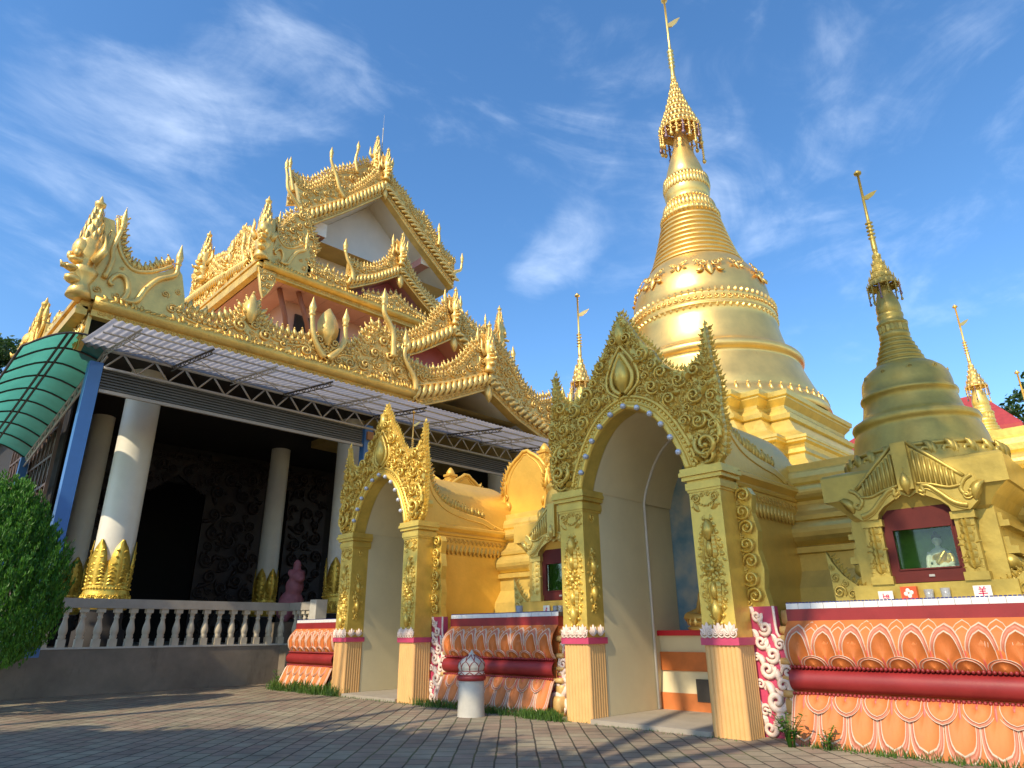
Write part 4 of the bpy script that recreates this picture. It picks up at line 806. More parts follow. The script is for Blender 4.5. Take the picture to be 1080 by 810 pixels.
def lotus_wall(label, y0, y1, ends=(True, True)):
    """y0 < y1; faces -x"""
    root = thing('lotus_parapet', label, 'wall', (10.4, (y0+y1)/2, 0), 'orange lotus petal parapet walls')
    fr = FX(10.6); u0, u1 = -y1, -y0
    mb = MB(); zs = np.unique(np.r_[WZ[:, 0], np.linspace(0, 1.62, 28)]); mb.loft([fr(np.array([(u, z, wall_w(z)-.012) for z in zs])) for u in (u0, u1)], False, False, 0, True)
    mb.box((u0, 0, -.3), (u1, 1.6, .04), 0, fr); mb.build('petal_backing', ORANGE, root)
    n = int(round((u1-u0)/.38)); st = (u1-u0)/n
    mb = MB()
    for i in range(n+1):
        if .1 < i < n-.1: petal(mb, fr, u0+st*i, 1.12, 1.618, st*.80, -.028)
    for i in range(n): petal(mb, fr, u0+st*(i+.5), 1.0, 1.575, st*1.0, .0)
    for i in range(n+1):
        if .1 < i < n-.1: petal(mb, fr, u0+st*i, .985, 1.15, st*.97, .035, 2.2, False)
    mb.build('upper_petals', [ORANGE, SALMON, PETAL_LINE, ROSE], root)
    mb = MB()
    for i in range(n): petal(mb, fr, u0+st*(i+.5), .62, -.06, st*.98, .0, 6.0)
    for i in range(n+1): 
        if .1 < i < n-.1: petal(mb, fr, u0+st*i, .625, .38, st*1.0, .03, 1.7)
    mb.build('lower_petals', [ORANGE_WORN, SALMON, PETAL_LINE, ROSE], root)
    mb = MB(); A = np.linspace(-math.pi/2, math.pi/2, 14); mb.loft([fr(np.c_[np.full(14, u), .81+.155*np.sin(A), .10+.175*np.cos(A)]) for u in (u0, u1)], False, False, 0, True); mb.build('torus_moulding', DKRED, root)
    mb = MB()
    for z, w in ((.985, .2), (.635, .225)):
        for u in np.arange(u0+.03, u1, .056): mb.ball(fr(np.array([[u, z, w]]))[0], .027, seg=6, rows=4)
    mb.build('bead_rows', DKRED, root)
    mb = MB(); mb.box((u0, 1.60, -.38), (u1, 1.785, .045), 0, fr); mb.build('red_band', DKRED, root)
    mb = MB(); k = int(round((u1-u0)/.188)); q = (u1-u0)/k
    for i in range(k): mb.box((u0+i*q+.003, 1.787, -.02), (u0+(i+1)*q-.003, 1.868, .03), 0, fr); mb.box((u0+i*q+.003, 1.787, -.32), (u0+(i+1)*q-.003, 1.866, -.021), 0, fr)
    mb.build('tile_coping', TILE, root)
    mb = MB(); mb.box((u0, 1.78, -.31), (u1, 1.862, .026), 0, fr); mb.build('tile_grout', STONE, root)
    mb = MB()
    for u in np.arange(u0, u1-.02, .05): mb.box((u+.006, 1.869, -.0), (u+.040, 1.885, .028), 0, fr)
    mb.build('blue_edge', BLUE_EDGE, root)
    mb = MB()
    for e, (a, b) in zip(ends, ((u0-.16, u0+.05), (u1-.05, u1+.16))):
        if e:
            for z0, z1, w in ((0, .06, .52), (.06, .34, .44), (.34, .56, .34), (.56, .66, .38), (.66, .78, .28), (.78, .86, .33), (.86, 1.0, .27), (1.0, 1.1, .33), (1.1, 1.3, .24), (1.3, 1.42, .30), (1.42, 1.55, .22), (1.55, 1.78, .1)):
                A = np.linspace(-1, 1, 7); mb.loft([fr(np.c_[np.full(9, u), np.r_[z0, (z0+z1)/2+(z1-z0)/2*A*.999, z1], np.r_[-.3, w-.25+.05*np.sqrt(1-A*A*.99), -.3]]) for u in (a, b)], False, True, 0, True)
    if ends[0] or ends[1]: mb.build('end_moulding', BEIGE, root)
    return root
lotus_wall('long brightly lit orange lotus petal wall at right with white outlines and a tiled top', -7.2, 4.66, (True, False))
lotus_wall('shaded lotus petal wall between the two arches, dark red moulding behind a small bollard', 9.3, 12.62)
lotus_wall('short lotus petal wall left of the farther arch at the end of the balustrade', 17.34, 19.9, (False, True))

# ================================================================== altar inside the near arch
al = thing('stepped_altar', 'cream and orange stepped altar with red top inside the nearest arch', 'altar', (12.7, 6.95, 0))
fr = FX(12.3); a, b = -6.95-1.155, -6.95+1.155
def step(name, z0, z1, w0, w1, m_): 
    mb = MB(); mb.loft([fr(np.array([(a, z0, w0), (b, z0, w0), (b, z0, -.76), (a, z0, -.76)])), fr(np.array([(a, z1, w1), (b, z1, w1), (b, z1, -.76), (a, z1, -.76)]))], True, True, 0, False); mb.build(name, m_, al)
step('lower_step', .07, .37, .12, .12, ORANGE_WORN); step('lower_slope', .37, .76, .10, .02, CREAM); step('middle_band', .76, 1.1, .05, .05, ORANGE); step('upper_slope', 1.1, 1.40, -.01, .05, CREAM); step('red_shelf', 1.40, 1.5, .10, .10, RED_CLOTH)
mb = MB(); mb.box((-7.30, .24, .10), (-6.72, .63, .135), 0, fr); mb.box((-7.26, .28, .135), (-6.76, .59, .142), 0, fr); mb.build('access_panel', DARK_STEEL, al)

def remesh(mb, voxel, name, mats, parent, local=False, smooth=True):
    o = mb.build(name+'_rough', mats); md = o.modifiers.new('r', 'REMESH'); md.mode = 'VOXEL'; md.voxel_size = voxel
    ms = o.modifiers.new('s', 'SMOOTH'); ms.iterations = 3
    dg = bpy.context.evaluated_depsgraph_get(); me = bpy.data.meshes.new_from_object(o.evaluated_get(dg)); me.name = name
    bpy.data.objects.remove(o); me.polygons.foreach_set('use_smooth', [True]*len(me.polygons)); me.materials.clear()
    for mm in (mats if isinstance(mats, (list, tuple)) else [mats]): me.materials.append(mm)
    ob = bpy.data.objects.new(name, me); COL.objects.link(ob)
    if parent is not None:
        ob.parent = parent
        if not local: ob.location = -wloc(parent)
    return ob
def seated_figure(label, loc, s, body_m, robe_m, group='seated white figures on gold pedestals'):
    """cross legged figure facing -x"""
    r = thing('seated_statue', label, 'statue', loc, group); v = .022*s
    def B(mb, c, rr, sq=(1, 1, 1)): mb.ball(tuple(np.array(c)*s), rr*s, sq, 14, 10)
    mb = MB()
    B(mb, (0, 0, .42), .17, (.72, 1, 1.2)); B(mb, (0, 0, .60), .165, (.66, 1.12, .7)); B(mb, (0, 0, .28), .19, (.85, 1.05, .7))
    B(mb, (0, 0, .73), .055, (1, 1, 1.3)); B(mb, (-.02, 0, .86), .095, (.95, .85, 1.15)); B(mb, (-.115, 0, .85), .022, (1, .7, 1.3))
    for sg in (-1, 1):
        mb.tube([(s*-.02, s*sg*.17, s*.62), (s*-.03, s*sg*.225, s*.48), (s*-.09, s*sg*.23, s*.36), (s*-.2, s*(sg*.2 if sg > 0 else -.08), s*(.22 if sg > 0 else .29))], [.062*s, .055*s, .048*s, .036*s], 10); B(mb, (-.24, .21 if sg > 0 else -.06, .18 if sg > 0 else .285), .04, (1.2, .7, 1.0))
        mb.tube([(s*.02, s*sg*.1, s*.22), (s*-.12, s*sg*.30, s*.2), (s*-.2, s*sg*.36, s*.175), (s*-.25, s*sg*.2, s*.165), (s*-.27, s*-sg*.02, s*.165)], [.11*s, .10*s, .085*s, .07*s, .05*s], 10)
        B(mb, (.0, sg*.09, .85), .03, (.7, .4, 1.6))
    body = remesh(mb, v*.8, 'body', body_m, r, True)
    mb = MB(); mb.lathe([(s*.09, s*.90), (s*.098, s*.94), (s*.075, s*.985), (s*.04, s*1.0), (s*.045, s*1.03), (s*.02, s*1.06), (0, s*1.07)], (0, 0, 0), 14); mb.build('hair', robe_m if body_m is robe_m else DARK_STEEL, body, True)
    mb = MB(); B(mb, (.005, -.012, .47), .178, (.74, 1.02, 1.15)); mb.tube([(s*-.1, s*-.14, s*.63), (s*-.135, s*-.05, s*.5), (s*-.14, s*.04, s*.36)], [.04*s, .05*s, .05*s], 8); mb.tube([(s*-.03, s*-.2, s*.58), (s*-.03, s*-.235, s*.46), (s*-.08, s*-.235, s*.36)], .066*s, 8)
    remesh(mb, v, 'robe', robe_m, body, True)
    mb = MB(); mb.lathe([(.40*s, 0), (.42*s, .03*s), (.38*s, .055*s), (.36*s, .07*s), (.41*s, .085*s), (.40*s, .12*s), (0, .125*s)], (-.06*s, 0, 0), 32)
    for k in range(20):
        t = 2*math.pi*k/20; f2 = rot_frame((-.06*s+.40*s*math.sin(t), -.40*s*math.cos(t), 0), t); put(mb, LEAF0, f2, 0, .06*s, 0, .1*s, R(90), False, .6)
    mb.build('pedestal', robe_m if body_m is not robe_m else body_m, r, True)
    return r
seated_figure('white seated figure in a gold robe behind the window of the dull gold shrine', (11.30, 2.62, 2.12), .66, SKIN_STONE, GOLD_LEAF)
seated_figure('white seated figure dimly seen behind the window of the bright yellow shrine', (11.25, 9.5, 2.12), .62, SKIN_STONE, GOLD_LEAF)
big = seated_figure('gold seated statue on a round pedestal standing on the red topped altar', (12.72, 7.0, 1.5), 1.35, GOLD_LEAF, GOLD_LEAF, None)

# things standing on the tiled copings
def card(label, y, kind, w=.2, h=.135, rot=0.):
    fr = FX(10.72); t = thing('zodiac_card', label, 'sign', (10.72, y, 1.868), 'small white cards on the copings')
    mb = MB(); mb.box((-y-w/2, 1.868, -.01), (-y+w/2, 1.868+h, .01), 0, fr); mb.box((-y-w/2, 1.868, -.06), (-y+w/2, 1.874, -.012), 0, fr); window_char(mb, fr, kind, -y, 1.868+h/2, h*.82, .0125); mb.build('card_face', [WHITE_PAINT, PAINT_RED], t)
card('white card with a red goat character, rightmost on the right coping', 2.09, 'goat', .2, .15)
card('white card with a small red mark, beside the orange red flower block', 3.26, 'a', .19, .13)
card('white card with a red stroke on the coping between the arches', 9.75, 'b', .17, .13)
card('white card with a small red mark half hidden by the near arch pillar', 9.2, 'a', .17, .13)
fr = FX(10.71); t = thing('flower_block', 'orange red block with a white four petal flower on the right coping', 'ornament', (10.71, 2.95, 1.868))
mb = MB(); mb.box((-3.06, 1.868, -.09), (-2.86, 2.045, 0), 0, fr); mb.build('block', mat('orange_red_glaze', (.75, .09, .02), .35, 0, .1), t)
mb = MB()
for k in range(4): mb.ball(fr(np.array([[-2.96+.036*math.cos(k*math.pi/2+.2), 1.957+.036*math.sin(k*math.pi/2+.2), .004]]))[0], .03, (.3, 1, 1), 8, 5)
mb.build('white_flower', WHITE_PAINT, t)
CUP = mat('clear_plastic_cup', (.75, .74, .70), .15, 0, .05, 3., trans=.6); GREY_CER = mat('grey_ceramic', (.32, .33, .36), .4, 0, .15, 6.)
def cup(name, label, x, y, r, h, m_, group=None):
    mb = MB(); mb.lathe([(0, .004), (r*.8, 0), (r*.86, h*.1), (r, h), (r*.93, h), (r*.8, h*.15), (0, h*.1)], (x, y, 1.868), 18); o = mb.build(name, m_); return tag(o, label, 'cup', group)
cup('drinking_glass', 'clear tumbler beside the orange red flower block on the right coping', 10.74, 2.72, .06, .13, CUP, 'clear tumblers on the copings')
cup('drinking_glass', 'clear tumbler farther right, in the middle below the right shrine window', 10.74, 2.52, .06, .14, CUP, 'clear tumblers on the copings')
cup('drinking_glass', 'clear tumbler left of its pair below the yellow shrine window', 10.74, 9.52, .06, .12, CUP, 'clear tumblers on the copings')
cup('drinking_glass', 'clear tumbler right of its pair below the yellow shrine window', 10.74, 9.38, .06, .12, CUP, 'clear tumblers on the copings')
cup('incense_cup', 'grey ceramic incense cup on the coping left of the yellow shrine window', 10.74, 10.55, .085, .15, GREY_CER)

# ================================================================== bollard
bo = thing('stone_bollard', 'short round grey bollard with a lotus bud top outlined in red, before the petal wall', 'bollard', (9.34, 10.5, 0))
c = (9.34, 10.5, 0)
mb = MB(); mb.lathe([(.262, 0), (.258, .04), (.250, .3), (.245, .63), (.2, .64)], c, 40); mb.build('shaft', STONE_PALE, bo)
mb = MB(); mb.lathe([(.245, .62), (.275, .635), (.28, .67), (.275, .70), (.25, .715)], c, 40); mb.build('red_ring', DKRED, bo)
bp = lambda z: float(np.interp(z, [.70, .74, .77, .80, .86, .94, 1.0, 1.04, 1.08, 1.13, 1.18], [.25, .262, .255, .24, .262, .255, .205, .145, .075, .03, .004]))
mb = MB(); mb.lathe([(bp(z), z) for z in np.linspace(.70, 1.18, 34)], c, 40); cap_ = mb.build('lotus_cap', STONE_PALE, bo)
mb = MB(); nk = 9
def sp(t, z, o=.004): r = bp(z)+o; return (c[0]+r*math.cos(t), c[1]+r*math.sin(t), z)
for k in range(nk):
    t0 = 2*math.pi*k/nk; d = math.pi/nk
    for P in ([(t0-d, .80), (t0-d*.95, .88), (t0-d*.6, .93), (t0, .965), (t0+d*.6, .93), (t0+d*.95, .88), (t0+d, .80)], [(t0, .965), (t0+d*.1, 1.0), (t0+d*.5, 1.04), (t0+d, 1.085)], [(t0, .965), (t0-d*.1, 1.0), (t0-d*.5, 1.04), (t0-d, 1.085)], [(t0-d, .775), (t0-d*.5, .75), (t0, .722), (t0+d*.5, .75), (t0+d, .775)]):
        mb.tube([sp(a_, z_) for a_, z_ in P], .008, 5)
for z_ in (.795, .725): mb.tube([sp(t, z_) for t in np.linspace(0, 2*math.pi, 41)], .008, 5)
mb.build('red_outline', DKRED, cap_)

# ================================================================== balustrade of the hall terrace
ba = thing('terrace_balustrade', 'pale stone balustrade with turned balusters on a stained grey wall before the hall', 'balustrade', (6, 22, 0))
mb = MB(); mb.box((-9, 21.92, 0), (11.5, 22.3, 1.14)); mb.box((11.12, 20.15, 0), (11.5, 21.915, 1.14)); mb.build('retaining_wall', STONE, ba)
mb = MB(); mb.box((-9, 21.88, 2.2), (11.55, 22.14, 2.45)); mb.box((11.28, 20.4, 2.2), (11.55, 21.878, 2.45)); mb.build('top_rail', mat('rail_cement', (.36, .32, .26), .65, 0, .15, 3., bump=.2, stain=((.18, .15, .12), 2., .66)), ba)
mb = MB(); mb.box((-9, 21.9, 1.142), (11.52, 22.12, 1.19)); mb.box((11.3, 20.4, 1.142), (11.52, 21.898, 1.19)); mb.build('bottom_rail', STONE_PALE, ba)
mb = MB(); mb.box((11.22, 20.0, 1.142), (11.6, 20.4, 2.5)); mb.build('end_post', STONE_PALE, ba)
bal = None
def baluster():
    mb = MB(); h = 1.01
    P = [(.082, .20), (.092, .23), (.095, .27), (.082, .30), (.098, .34), (.108, .40), (.104, .47), (.085, .56), (.064, .64), (.054, .72), (.07, .745), (.072, .775), (.055, .79), (.062, .83), (.075, .87), (.08, .885)]
    mb.lathe([(r, z*h) for r, z in P], (0, 0, 0), 14); mb.box((-.095, -.095, 0), (.095, .095, .2*h)); mb.box((-.095, -.095, .885*h), (.095, .095, h))
    return mb.build('baluster', BALUSTER, ba, True)
for i, (x, y) in enumerate([(11.13-.415*k, 22.01) for k in range(46)]+[(11.41, 21.58-.3*k) for k in range(4)]):
    if bal is None: bal = o = baluster()
    else: o = bal.copy(); COL.objects.link(o); o.parent = ba
    o.location = Vector((x, y, 1.19))-wloc(ba)

# ================================================================== the great hall
HC = 18.7
hall = thing('temple_hall', 'large temple hall with stacked gold gables, pink soffits and white columns behind the balustrade', 'temple', (HC, 22.4, 0))
def mirp(P): return [(2*HC-u, v) for u, v in P][::-1]
def ornate(name, fr, top, bot, rs, tries, fl, seed, mt=GOLD_HALL, thick=.25, w=0., parent=hall, rope=.16, step=.3, rows=1, build=True, mb=None):
    """pierced crest: a backing plate between two lines, scrollwork on it and flames along its top (lines run left to right)"""
    mb = mb or MB(); poly = list(bot)+list(top)[::-1]
    mb.prism(fr, poly, w-thick, w)
    filigree(mb, fr, poly, rs, tries, seed, w, ws=1.25); fill_leaves(mb, fr, poly, .20, seed, w-.02)
    if fl:
        flames(mb, fr, top, step, fl, w-.05, up=.35, seed=seed)
        if rows > 1: flames(mb, fr, np.array(top)-np.array([0, fl*.35]), step*.9, fl*.6, w+.06, up=.35, seed=seed+9)
    if rope: T = np.array(top)-np.array([0, rope]); beads(mb, fr, T, .16, .065, w+.03); frame_tube(mb, fr, T-np.array([0, .1]), .04, w+.02, 6)
    return mb.build(name, mt, parent) if build else mb
def horn(mb, fr, path, r0, r1, w=.08, tip=True):
    r0 *= .8; r1 *= .8; S_ = smooth_path(path, 5); frame_tube(mb, fr, S_, np.linspace(r0, r1, len(S_)), w, 8)
    if tip:
        e = fr(np.array([[S_[-1][0], S_[-1][1], w]]))[0]; mb.lathe([(r1*1.0, -.02), (r1*1.5, .04), (r1*1.1, .1), (r1*1.6, .2), (r1*1.7, .3), (r1*.9, .5), (.0, .75)], tuple(e), 8)
RS = [.30, .22, .16, .12]; TR = [200, 500, 1000, 1600]
f20, f226, f273, f295, f31 = FY(20.0), FY(22.65), FY(27.3), FY(29.5), FY(31.0)

# --- terrace, columns, interior
mb = MB(); mb.box((-8.9, 22.31, .9), (33, 45, 1.135)); mb.build('terrace_floor', CONCRETE, hall)
def column(x, y, r, z1, h=1.0, cap=True):
    mb = MB(); mb.lathe([(r, 1.5), (r*.985, 5), (r*.95, z1)], (x, y, 0), 40); col = mb.build('column', WHITE_PAINT, hall)
    mb = MB(); mb.lathe([(r*1.0, 2.2), (r*1.14, 2.22), (r*1.16, 2.3), (r*1.14, 2.7), (r*1.08, 2.78), (r*1.12, 2.84), (r*1.08, 2.9), (r*1.06, 3.2), (r*1.02, 3.3)], (x, y, 0), 40)
    n = 6
    for k in range(n*2):
        a = math.pi*k/n+.12; f2 = rot_frame((x+r*1.04*math.sin(a), y-r*1.04*math.cos(a), 0), a); H = 1.5 if k % 2 == 0 else .85
        put(mb, LEAFN, f2, 0, 2.84, .0, H*h*.95, R(90), False, .16)
        for q in range(6):
            for sg in (-1, 1): put(mb, LEAFQ, f2, sg*.05, 2.9+q*.13*H*h, .03, .15, R(90-sg*35), sg > 0, .6)
        for q in range(3): put(mb, SCROLL, f2, -.1+.1*q, 2.4+.15*(q % 2), .06, .11, a*3+q, q == 1); put(mb, SCROLL2, f2, .1-.1*q, 2.55, .04, .09, q*2)
    for k in range(44): a = 2*math.pi*k/44; mb.ball((x+r*1.13*math.cos(a), y+r*1.13*math.sin(a), 2.81), .032, seg=6, rows=4)
    for k in range(20): a = 2*math.pi*k/20; f2 = rot_frame((x+r*1.12*math.sin(a), y-r*1.12*math.cos(a), 0), a); put(mb, LEAF0, f2, 0, 2.62, 0, .40, R(-90), False, .4)
    mb.build('lotus_base', mat('gold_leaf_yellow', (.80, .54, .08), .36, .5, .2, 4., bump=.3), col)
    mb = MB(); mb.lathe([(r*1.25, 1.135), (r*1.25, 1.6), (r*1.1, 1.65), (r*1.02, 1.8), (r*1.02, 2.19)], (x, y, 0), 40); mb.build('plinth', DARK_WALL, col)
    if not cap: return
    mb = MB(); mb.box((x-r*1.5, y-r*1.5, z1), (x+r*1.5, y+r*1.5, z1+.3)); mb.box((x-r*1.2, y-r*1.2, z1-.3), (x+r*1.2, y+r*1.2, z1-.001)); mb.build('capital', WHITE_PAINT, col)
for x in (6.28, 14.4, 23.0): column(x, 24.0, .56, 9.92, cap=False)
for x in (6.6, 14.4, 23.0): column(x, 30.4, .46, 9.92, cap=False)
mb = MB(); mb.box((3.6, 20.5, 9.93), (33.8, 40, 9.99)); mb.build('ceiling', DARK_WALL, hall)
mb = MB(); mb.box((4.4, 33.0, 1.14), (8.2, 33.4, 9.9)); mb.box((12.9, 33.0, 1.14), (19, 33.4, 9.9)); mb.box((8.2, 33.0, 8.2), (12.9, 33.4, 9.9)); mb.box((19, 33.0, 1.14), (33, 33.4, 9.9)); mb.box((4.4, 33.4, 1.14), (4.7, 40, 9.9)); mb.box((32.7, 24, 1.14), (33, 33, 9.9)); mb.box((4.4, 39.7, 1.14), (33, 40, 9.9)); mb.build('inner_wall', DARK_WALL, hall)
mb = MB()
f33 = FY(32.7)
for a, b, s in ((6.9, 9.3, 1), (12.0, 14.9, 2), (16.2, 18.4, 3)):
    mb.prism(f33, [(a, 1.2), (b, 1.2), (b, 9.7), ((a+b)/2, 9.2), (a, 9.7)], -.2, 0); filigree(mb, f33, [(a, 1.3), (b, 1.3), (b, 9.5), (a, 9.5)], [.4, .28, .2], [200, 400, 600], s, 0, ws=1.3)
ornate('carved_lintel', f33, [(6.8, 9.5), (12, 9.5), (18.4, 9.5)], [(6.8, 8.6), (8.5, 8.3), (9.5, 7.6), (10.6, 8.5), (11.9, 7.7), (13, 8.4), (18.4, 8.6)], [.3, .2, .14], [100, 200, 300], 0, 5, DARK_WOOD, .2, .02)
mb.build('carved_screen', DARK_WOOD, hall)
mb = MB()
fl_ = FX(4.3)
for k in range(9): mb.box((-33, 1.2+.95*k, -.05), (-25.2, 1.28+.95*k, .05), 0, fl_)
for k in range(14): mb.box((-33+.6*k, 1.15, -.049), (-32.92+.6*k, 9.9, .049), 0, fl_)
for k in range(13):
    for q in range(9):
        u, v = -32.66+.6*k, 1.7+.95*q; mb.tube(fl_(np.array([(u-.26, v-.42, 0), (u+.26, v+.42, 0)])), .025, 5); mb.tube(fl_(np.array([(u+.26, v-.42, 0), (u-.26, v+.42, 0)])), .025, 5)
mb.build('lattice_screen', mat('brown_lattice', (.10, .06, .04), .6, 0, .2), hall)
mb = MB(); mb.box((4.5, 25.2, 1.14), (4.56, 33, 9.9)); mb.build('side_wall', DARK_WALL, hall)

# --- first (lowest) roof
def corner_piece(name, fr, o, s, head, seed, mt=GOLD_HALL, flip=1, hd=True, parent=hall):
    """winged corner ornament with S ribs and a swag crest; o = (u, v) of the beam corner"""
    T = lambda P: [(o[0]+flip*s*(u-3.3), o[1]+s*(v-10.3)) for u, v in P]
    plate = T([(3.1, 10.3), (4.6, 10.3), (5.9, 10.35), (5.8, 11.2), (5.62, 11.9), (5.42, 12.15), (5.1, 11.82), (4.71, 11.58), (4.29, 11.48), (3.95, 11.74), (3.72, 12.2), (3.55, 12.9), (3.2, 12.9), (3.05, 12)])
    mb = MB(); mb.prism(fr, plate if flip > 0 else plate[::-1], -.3, 0)
    for P, r in (([(4.16, 10.45), (4.25, 10.8), (4.14, 11.17), (3.93, 11.24), (3.76, 10.98), (3.83, 10.84)], .1), ([(4.2, 10.48), (4.5, 10.57), (4.7, 11.05), (4.98, 11.48), (5.4, 11.8), (5.44, 12.15)], .11), ([(3.6, 11.0), (3.7, 11.6), (3.66, 12.0), (3.77, 12.7)], .09)):
        horn(mb, fr, T(P), r*s*1.1, r*s*.75, .06, P[0][0] != 4.16)
    sw = smooth_path(T([(5.3, 12.1), (5.0, 11.84), (4.65, 11.62), (4.29, 11.55), (4.0, 11.78), (3.78, 12.2), (3.62, 13.0)][::-1]), 5)
    if flip < 0: sw = sw[::-1]
    flames(mb, fr, sw, .20*s, .42*s, -.1, up=.35, seed=seed); frame_tube(mb, fr, sw, .06*s, .0); flames(mb, fr, sw, .24*s, .34*s, -.25, up=.35, seed=seed+1)
    for (u, v, r) in ((4.0, 10.6, .12), (5.5, 10.7, .16), (5.25, 11.1, .12), (5.6, 11.3, .1), (3.5, 10.6, .12), (4.0, 11.5, .07)): q = T([(u, v)])[0]; put(mb, SCROLL, fr, q[0], q[1], 0, r*s, u*7, flip < 0)
    ob = mb.build(name, mt, parent)
    if hd:
        mb = MB(); finial_head(mb, head[0], head[1], head[2]); mb.build('finial_head', mt, ob)
    return ob
def beam(name, a, b, r, mt=GOLD_BEAM, seg=30):
    a, b = np.array(a, float), np.array(b, float); mb = MB(); mb.tube([a+(b-a)*t for t in np.linspace(0, 1, seg)], r, 14)
    d = (b-a)/np.linalg.norm(b-a); n = np.array([d[1], -d[0], 0]) if abs(d[0]) < .5 else np.array([0, -1, 0.]); fr = Frame(a, d, n)
    L = np.linalg.norm(b-a)
    mb.box((0, -r*1.9, -.28), (L, -r*.6, .0), 0, fr); mb.box((0, r*.4, -.3), (L, r*1.1, -.02), 0, fr)
    rnd = random.Random(4)
    for u in np.arange(.1, L-.1, r*.62): put(mb, LEAFQ, fr, u, r*.1+rnd.uniform(-.04, .04), r*.86, r*1.1, R(60)+rnd.uniform(-.3, .3), rnd.random() < .5, .9); put(mb, SCROLL2, fr, u+.1, -r*1.3, .0, r*.36, rnd.uniform(0, 6), rnd.random() < .5, .8)
    return mb.build(name, mt, hall)
beam('eave_beam', (3.5, 20, 10.22), (14.62, 20, 10.22), .21); beam('eave_beam', (22.8, 20, 10.22), (33.9, 20, 10.22), .21)
beam('eave_beam', (3.42, 20.1, 10.2), (3.42, 29.5, 10.2), .2)
for mir in (0, 1):
    M_ = (lambda P: mirp(P)) if mir else (lambda P: P)
    ornate('roof_crest', f20, M_([(5.7, 10.85), (6.3, 10.72), (6.9, 10.70), (7.5, 11.05), (7.88, 11.7), (8.35, 11.1), (9.2, 10.92), (10.0, 11.1), (10.4, 11.0), (10.67, 11.2), (11.0, 11.0), (11.4, 11.2), (11.8, 11.25), (12.3, 11.9), (12.75, 12.5), (13.1, 12.4), (13.42, 11.9), (14.0, 11.5), (14.7, 11.3)]), M_([(5.7, 10.38), (14.7, 10.38)]), [.28, .2, .14, .1], [300, 900, 1800, 2500], .46, 31+mir, rows=2, step=.26)
    mb = MB()
    for P in ([(10.59, 10.55), (10.3, 10.9), (10.1, 11.3), (9.97, 12.0)], [(10.75, 10.55), (11.1, 10.95), (11.33, 11.4), (11.31, 12.0)], [(13.46, 11.4), (13.44, 11.9), (13.36, 12.5), (12.95, 13.1), (12.9, 13.45)], [(14.6, 10.3), (14.5, 10.8), (14.0, 11.5), (14.0, 12.0)]): hb_ = MB(); horn(hb_, f20, M_(P) if not mir else [(2*HC-u, v) for u, v in P], .16, .10, .12); hb_.build('horn_strut', GOLD_HALL, hall)
    q = [(10.67, 11.1), (10.67, 12.0)]; uu = q[0][0] if not mir else 2*HC-q[0][0]
    put(mb, LEAF0, f20, uu, 11.05, .05, 1.45, R(90), False, .6); put(mb, LEAF0, f20, uu, 11.2, .14, .9, R(90), False, .6); put(mb, SCROLL, f20, uu-.3, 11.2, .05, .2, 0, True); put(mb, SCROLL, f20, uu+.3, 11.2, .05, .2, R(180))
    mb.build('crest_leaf', GOLD_HALL, hall); mb = MB(); uu = 7.88 if not mir else 2*HC-7.88; put(mb, LEAF0, f20, uu, 11.0, .03, 1.0, R(90), False, .6); put(mb, FLAME, f20, uu, 11.5, 0, .7)
    mb.build('crest_leaf', GOLD_HALL, hall)
    corner_piece('corner_ornament', f20.shift(w=.02), (3.3 if not mir else 2*HC-3.3, 10.3), 1., ((3.12 if not mir else 2*HC-3.12, 20.05, 10.25), 3.35, (-.94, -.34) if not mir else (.94, -.34)), 40, flip=-1 if mir else 1)
corner_piece('corner_ornament', FX(3.4), (-20.2, 10.3), .8, None, 44, flip=-1, hd=False)
corner_piece('corner_ornament', FX(3.4), (-28.4, 10.3), .85, ((3.5, 28.5, 10.3), 3.3, (-1, .1)), 47, GOLD_BEAM)
ornate('roof_crest', FX(3.4), [(-28, 10.75), (-26.6, 10.7), (-25, 11.3), (-23.5, 10.7), (-22.2, 10.85)], [(-28, 10.35), (-22.2, 10.35)], [.2, .14, .1], [200, 500, 900], .42, 33)
mb = MB(); fb = FX(3.46); P = [(-21.7, 9.9), (-20.1, 9.9), (-20.1, 9.15), (-20.5, 8.9), (-21.0, 9.1), (-21.4, 9.4)]; mb.prism(fb, P[::-1], -.1, 0); filigree(mb, fb, P, [.3, .2, .13], [100, 300, 600], 3, 0); mb.build('eave_bracket', GOLD_HALL, hall)
mb = MB(); mb.loft([np.array([(3.6, 20.3, 10.3), (33.8, 20.3, 10.3), (33.8, 40, 10.3), (3.6, 40, 10.3)]), np.array([(11.5, 29.2, 14.2), (25.9, 29.2, 14.2), (25.9, 40, 14.2), (11.5, 40, 14.2)])], True, True, 0, False); mb.build('lower_roof', ROOF, hall)

